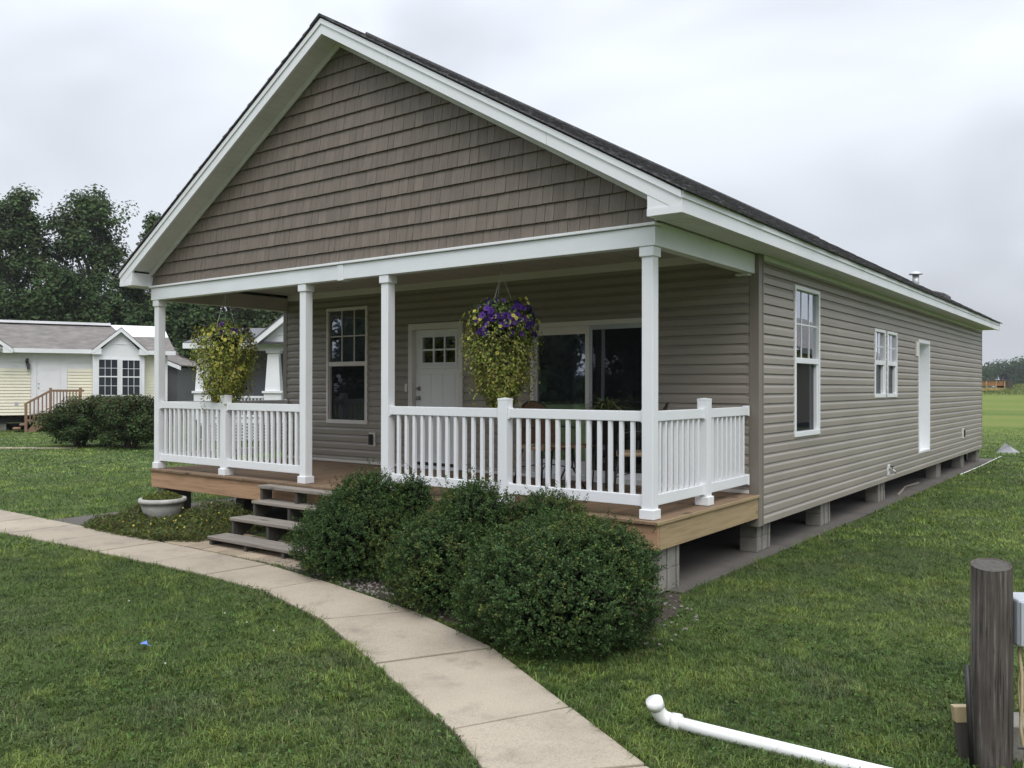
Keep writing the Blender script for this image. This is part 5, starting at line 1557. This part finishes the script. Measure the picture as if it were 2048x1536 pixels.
for k_ in range(4):
    lb(fy,'tread',M['nwood'],ns,sx(26+k_*12),sx(40+k_*12),yl-.05,yl+1.1,.12+.145*k_,.16+.145*k_)
le(fy,'stringer',M['nwood'],ns,[(sx(50),yl-.02,.0),(sx(66),yl-.02,.0),(sx(100),yl-.02,.45),(sx(100),yl-.02,.65),(sx(76),yl-.02,.62)],(0,.05,0))
# -- grey house with white porch
p0 = ray_at(371,886,27); p1 = ray_at(600,886,27.2)
fg = Frame((p0.x,p0.y), (p1.x-p0.x,p1.y-p0.y), 0.0)
SG = 1/63.3
def gxp(u): return (u-371)*SG
gh = thing('grey_house', fg.w((1.5,3,0)), 'grey sided house with white tapered porch columns seen past the left porch post', 'house')
lb(fg,'wall',M['grey_siding'],gh,gxp(395),8.5,2.0,9.5,.55,3.0)
lap_panel(fg,'grey_siding',M['grey_siding'],gh,gxp(395),8.5,1.995,.6,3.0,.11)
lb(fg,'porch_floor',M['nwhite'],gh,gxp(398),8.5,.0,1.99,.60,.72)
def gcol(u):
    x_ = gxp(u); c = thing_part('porch_column', fg.w((x_,.25,.7)), gh)
    lb(fg,'pedestal',M['nwhite'],c,x_-.27,x_+.27,.0,.5,.721,1.56)
    lb(fg,'pedestal_cap',M['nwhite'],c,x_-.32,x_+.32,-.05,.55,1.561,1.63)
    m_ = MB().add([(x_-.24,.02,1.631),(x_+.24,.02,1.631),(x_+.24,.48,1.631),(x_-.24,.48,1.631),(x_-.17,.09,2.84),(x_+.17,.09,2.84),(x_+.17,.41,2.84),(x_-.17,.41,2.84)], [(3,2,1,0),(4,5,6,7),(0,1,5,4),(1,2,6,5),(2,3,7,6),(3,0,4,7)])
    m_.v = [tuple(fg.w(q)) for q in m_.v]; m_.build('shaft', M['nwhite'], c)
    lb(fg,'capital',M['nwhite'],c,x_-.22,x_+.22,.03,.47,2.841,2.92)
gcol(404); gcol(542); gcol(740)
lb(fg,'porch_beam',M['nwhite'],gh,gxp(380),8.5,.05,.45,2.921,3.12)
lb(fg,'eave_fascia',M['nwhite'],gh,gxp(371),gxp(506),-.30,-.24,2.96,3.13)
le(fg,'main_roof',M['dgrey_siding'],gh,[(gxp(371),-.26,3.10),(gxp(371),5.5,3.9),(gxp(371),5.5,4.0),(gxp(371),-.28,3.16)],(9,0,0))
gxl, gxr = gxp(503), gxp(503)+4.2
xm_ = (gxl+gxr)/2
le(fg,'gable_face',M['nwhite'],gh,[(gxl+.2,-.0,3.10),(gxr-.2,-.0,3.10),(xm_,-.0,4.72)],(0,.2,0))
for xe in (gxl,gxr):
    le(fg,'gable_fascia',M['nwhite'],gh,[(xe,-.34,2.94),(xe,-.34,3.13),(xm_,-.34,4.92),(xm_,-.34,4.70)],(0,.06,0))
    le(fg,'gable_roof',M['dgrey_siding'],gh,[(xe,-.36,3.14),(xe,-.36,3.18),(xm_,-.36,4.97),(xm_,-.36,4.93)],(0,5,0))
    le(fg,'gable_soffit',M['soffit'],gh,[(xe,-.28,2.95),(xe,-.28,2.97),(xm_,-.28,4.74),(xm_,-.28,4.72)],(0,.28,0))
for zz in (3.4,3.75): lb(fg,'gable_batten',M['nwhite'],gh,gxl+.75,gxr-.75,-.02,-.001,zz,zz+.025)
# porch rail and lattice
rl = thing_part('porch_railing', fg.w((1.5,.2,1.2)), gh)
lb(fg,'top_rail',M['nwhite'],rl,gxp(424),gxp(522),.18,.26,1.40,1.47); lb(fg,'bottom_rail',M['nwhite'],rl,gxp(424),gxp(522),.18,.26,.80,.86)
x_ = gxp(428)
while x_ < gxp(520): lb(fg,'baluster',M['nwhite'],rl,x_-.02,x_+.02,.20,.24,.86,1.40); x_ += .11
lt = MB()
for s_ in (1,-1):
    x_ = gxp(398)
    while x_ < gxp(640):
        a_ = x_ if s_ > 0 else x_+.55
        lt.ext([(a_,-.02 if s_>0 else -.012,.05),(a_+.03,-.02 if s_>0 else -.012,.05),(a_+.03+s_*.54,-.02 if s_>0 else -.012,.59),(a_+s_*.54,-.02 if s_>0 else -.012,.59)],(0,.007,0)); x_ += .10
lt.v = [tuple(fg.w(q)) for q in lt.v]; tag(lt.build('lattice', M['nwhite'], gh), kind='stuff')
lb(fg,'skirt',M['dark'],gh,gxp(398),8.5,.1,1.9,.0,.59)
lb(fg,'side_roof_return',M['nwhite'],gh,gxp(371),gxp(401),-.24,1.9,2.98,3.0)
nwin(fg,gh,gxp(552),gxp(585),1.97,1.0,2.5,1.75)
# -- dark grey house behind
p0 = ray_at(300,830,44); p1 = ray_at(420,830,44)
fd3 = Frame((p0.x,p0.y), (p1.x-p0.x,p1.y-p0.y), 0.0); S3 = 44/FPX
dh = thing('dark_grey_house', fd3.w((0,2,0)), 'dark grey sided house end with white roof edge behind the yellow house', 'house')
lb(fd3,'wall',M['dgrey_siding'],dh,-4,55*S3,0,6,.3,2.75)
lap_panel(fd3,'dark_siding',M['dgrey_siding'],dh,-4,55*S3,-.002,.4,2.75,.11)
le(fd3,'gable_face',M['dgrey_siding'],dh,[(-4,0,2.75),(55*S3,0,2.75),(20*S3,0,3.3),(-1.5,0,3.9)],(0,.2,0))
le(fd3,'rake_fascia',M['nwhite'],dh,[(66*S3,-.35,2.62),(66*S3,-.35,2.82),(-1.5,-.35,4.15),(-1.5,-.35,3.92)],(0,.08,0))
le(fd3,'roof',M['nroof'],dh,[(67*S3,-.36,2.83),(67*S3,-.36,2.88),(-1.5,-.36,4.22),(-1.5,-.36,4.16)],(0,6.6,0))
# -- tan house beyond the right edge (seen mirrored in the side window)
th = thing('tan_house', (13,40,0), 'tan house with dark roof off to the right, mirrored in the tall side window', 'house')
B('wall', simple('tan_siding', (.30,.255,.20), .7, .1), th, 9.0, 17, 30, 44, .2, 3.4)
for s_, xe in ((-1, 8.5), (1, 17.5)):
    MB().ext([(13,29.6,5.6),(xe,29.6,3.3),(xe,29.6,3.42),(13,29.6,5.75)], (0,14.8,0)).build('roof', M['nroof'], th)
MB().ext([(9,30,3.4),(17,30,3.4),(13,30,5.6)], (0,.2,0)).build('gable', M['backing'], th)
B('fascia', M['dgrey_siding'], th, 8.45, 8.55, 29.6, 44.4, 3.2, 3.4)

# ------------------------------------------------------------------ trees
def tree(name, base, h, rw, label, seed, nl, crown0=.25, lobes=44, size=(.18,.34), col=(.072,.106,.044), dens_top=1.0, gap=0.0):
    t = thing(name, base, label, 'tree', 'trees behind the neighbouring houses')
    R_ = random.Random(seed); b = Vector(base); mb = MB()
    top = b+Vector((R_.uniform(-.4,.4), R_.uniform(-.4,.4), h*.86))
    tr = [b+Vector((0,0,-.2)), b.lerp(top,.33)+Vector((R_.uniform(-.3,.3),R_.uniform(-.3,.3),0)), b.lerp(top,.66)+Vector((R_.uniform(-.4,.4),R_.uniform(-.4,.4),0)), top]
    r0 = h*.022
    mb.tube(tr, [r0,r0*.75,r0*.45,r0*.12], 8, caps=False)
    cl = []
    for k in range(lobes):
        f_ = crown0+(1-crown0)*((k+.5)/lobes)**.85
        an = k*2.399+R_.uniform(-.5,.5)
        prof = math.sin(PI*min(1,max(.05,(f_-crown0)/(1.02-crown0)))**.75)**.65
        rr_ = rw*prof*R_.uniform(.45,1.0)
        c = b+Vector((math.cos(an)*rr_, math.sin(an)*rr_, h*f_*.95+R_.uniform(-.4,.4)))
        s_ = rw*R_.uniform(.24,.42)
        cl.append((c, s_))
        st_ = tr[0].lerp(top, max(.12, f_-.22))
        m_ = st_.lerp(c,.55)+Vector((0,0,-.05*rr_))
        mb.tube([st_, m_, c], [r0*.32,r0*.2,r0*.06], 5, caps=False)
    mb.build('trunk', M['bark'], t, smooth=True)
    P_, N_, C_ = [], [], []
    per = nl//lobes
    for (c, s_) in cl:
        # sub clumps so that the outline is ragged
        ns_ = 9
        sub = sphere_dirs(ns_)*(rng.random(ns_)**.5)[:,None]*np.array([s_,s_,s_*.7])
        w_ = rng.integers(0,ns_,per)
        d = sphere_dirs(per)*(rng.random(per)**.6)[:,None]*s_*.62
        p = np.array(c)+sub[w_]+d
        P_.append(p); N_.append(d/s_+np.array([0,0,.35])+.2*rng.normal(size=(per,3)))
        C_.append(colvar(per, np.array(col)*R_.uniform(.75,1.3), .25, .1))
    P_ = np.concatenate(P_)
    leaf_obj('crown', P_, np.concatenate(N_), rng.uniform(size[0],size[1],len(P_)), np.concatenate(C_), M['treeleaf'], t, aspect=.6, origin=base)
    return t
def tpos(u, depth): 
    p = ray_at(u, 770, depth); return (p.x, p.y, float(gz(p.x,p.y)))
tree('tall_tree', tpos(28,60), 15.6, 3.6, 'tall dark leafy tree at the left edge of the picture', 1, 26000, .16)
tree('tall_tree', tpos(178,61), 16.0, 3.9, 'tall dark leafy tree standing free above the yellow house', 2, 28000, .14)
tree('tall_tree', tpos(322,63), 14.6, 3.0, 'tall tree half hidden behind the left end of the porch roof', 3, 22000, .15)
tree('tall_tree', tpos(-90,60), 14.2, 3.4, 'tall tree standing just past the left edge of the picture', 4, 7000, .25)
tree('leafy_tree', tpos(455,58), 11.5, 3.6, 'leafy tree behind the left hanging basket', 5, 18000, .12)
tree('leafy_tree', tpos(560,62), 10.0, 3.4, 'leafy tree behind the gable of the grey house', 6, 14000, .15)
for i_, (u_, d_, h_, r_, lab) in enumerate([
    (135,52,8.6,3.4,'round dark tree right above the roof of the yellow house'),
    (20,53,7.6,3.2,'low dark tree above the left end of the yellow roof'),
    (232,55,7.8,3.2,'low dark tree above the small gable of the yellow house'),
    (305,54,6.8,2.8,'low dark tree just left of the left porch post'),
    (372,56,7.8,3.0,'dark tree between the left porch post and the basket'),
    (420,50,6.2,2.5,'low dark tree left of the grey house roof'),
    (500,66,8.2,3.2,'dark tree standing behind the grey house roof'),
    (-60,52,7.2,3.2,'low dark tree past the left edge of the picture')]):
    tree('dark_tree', tpos(u_,d_), h_, r_, lab, 20+i_, 12000, .04, lobes=30, col=(.054,.084,.034), size=(.18,.34))
# far wood at the right, one mass
def wood_mass(name, x0, x1, y, hmin, hmax, n, label, col):
    P_, N_, C_ = [], [], []
    k = int((x1-x0)/5)
    R_ = random.Random(8)
    for i in range(k):
        cx_ = x0+(x1-x0)*(i+.5)/k+R_.uniform(-2,2); cy_ = y+R_.uniform(-8,8); h = R_.uniform(hmin,hmax); m_ = n//k
        for q in range(9):
            c = np.array([cx_+R_.uniform(-2.5,2.5), cy_+R_.uniform(-2,2), h*R_.uniform(.0,.82)]); s = R_.uniform(2.2,3.4)
            d = sphere_dirs(m_//9)*(rng.random(m_//9)**.35)[:,None]*s
            P_.append(c+d); N_.append(d/s+np.array([0,-.2,.4])+.2*rng.normal(size=d.shape)); C_.append(colvar(m_//9, np.array(col)*R_.uniform(.75,1.3), .2, .08))
    P_ = np.concatenate(P_); ok = P_[:,2] > .2
    o = leaf_obj(name, P_[ok], np.concatenate(N_)[ok], rng.uniform(.5,1.0,ok.sum()), np.concatenate(C_)[ok], M['treeleaf'], None, aspect=.7)
    tag(o, label, 'wood', kind='stuff')
wood_mass('far_wood', -110, 90, 290, 8.5, 13.0, 120000, 'far off wood along the horizon behind the field', (.044,.070,.034))
wood_mass('roadside_wood', -150, 60, -62, 13, 20, 90000, 'row of trees across the road behind the viewer', (.040,.060,.026))
# flat farm wagon
fw_p = Vector((-8.2, 84, 0))
p = ray_at(1982, 785, 90)
wg = thing('farm_wagon', (p.x,p.y,1.0), 'rusty orange and yellow farm wagon standing in the far field', 'wagon')
fwg = Frame((p.x,p.y), (_r.x,_r.y), .97)
zb0 = .05
lb(fwg,'bed',M['yellowp'],wg,-2.2,1.05,-.9,.9,zb0+.45,zb0+.75)
lb(fwg,'rack',M['orange'],wg,-2.2,1.0,-.9,.9,zb0+.95,zb0+1.45)
lb(fwg,'top_plank',M['darkwood'],wg,-2.3,1.35,-.95,.95,zb0+1.46,zb0+1.58)
for x_ in (-2.0,-1.0,0,.9): lb(fwg,'stake',M['yellowp'],wg,x_-.06,x_+.06,-.95,-.901,zb0+.3,zb0+1.45)
for x_ in (-1.6,.6):
    for y_ in (-.7,.7):
        m_ = MB().tube([(x_,y_-.1,.30),(x_,y_+.1,.30)], .30, 16); m_.v = [tuple(fwg.w(q)) for q in m_.v]; m_.build('wheel', M['blackmetal'], wg)
lb(fwg,'tailboard',M['darkwood'],wg,1.06,1.9,-.7,.8,.15,1.5)
# tall grass on the mound
n = 5200
mx, my = rng.normal(-7.4,2.6,n), rng.normal(97,3.2,n)
zz = gz(mx,my)
leaf_obj('tall_grass', np.stack([mx,my,zz+.22*rng.random(n)],1), rng.normal(size=(n,3))*np.array([1,1,.3])+np.array([0,-.6,.9]), rng.uniform(.25,.55,n), colvar(n,(.15,.185,.065),.2), M['treeleaf'], None, aspect=.16, tipdir=np.array([[0,0,1.0]]), jitter=.35)
tag(bpy.data.objects['tall_grass'], 'tall rough grass on the low mound in the far field', 'grass', kind='stuff')

# ------------------------------------------------------------------ haze: even damp air
hm = bpy.data.materials.new('damp_air'); hm.use_nodes = True
ht = hm.node_tree; ht.nodes.clear()
ho = ht.nodes.new('ShaderNodeOutputMaterial'); hv = ht.nodes.new('ShaderNodeVolumePrincipled')
hv.inputs['Color'].default_value = (.93,.96,1,1); hv.inputs['Density'].default_value = HAZE
hv.inputs['Anisotropy'].default_value = .2
ht.links.new(hv.outputs[0], ho.inputs['Volume'])
hz = MB().box(-660,660,-320,920,-1.2,26).build('haze', hm)
tag(hz, 'thin damp air over the whole place', 'haze', kind='stuff')
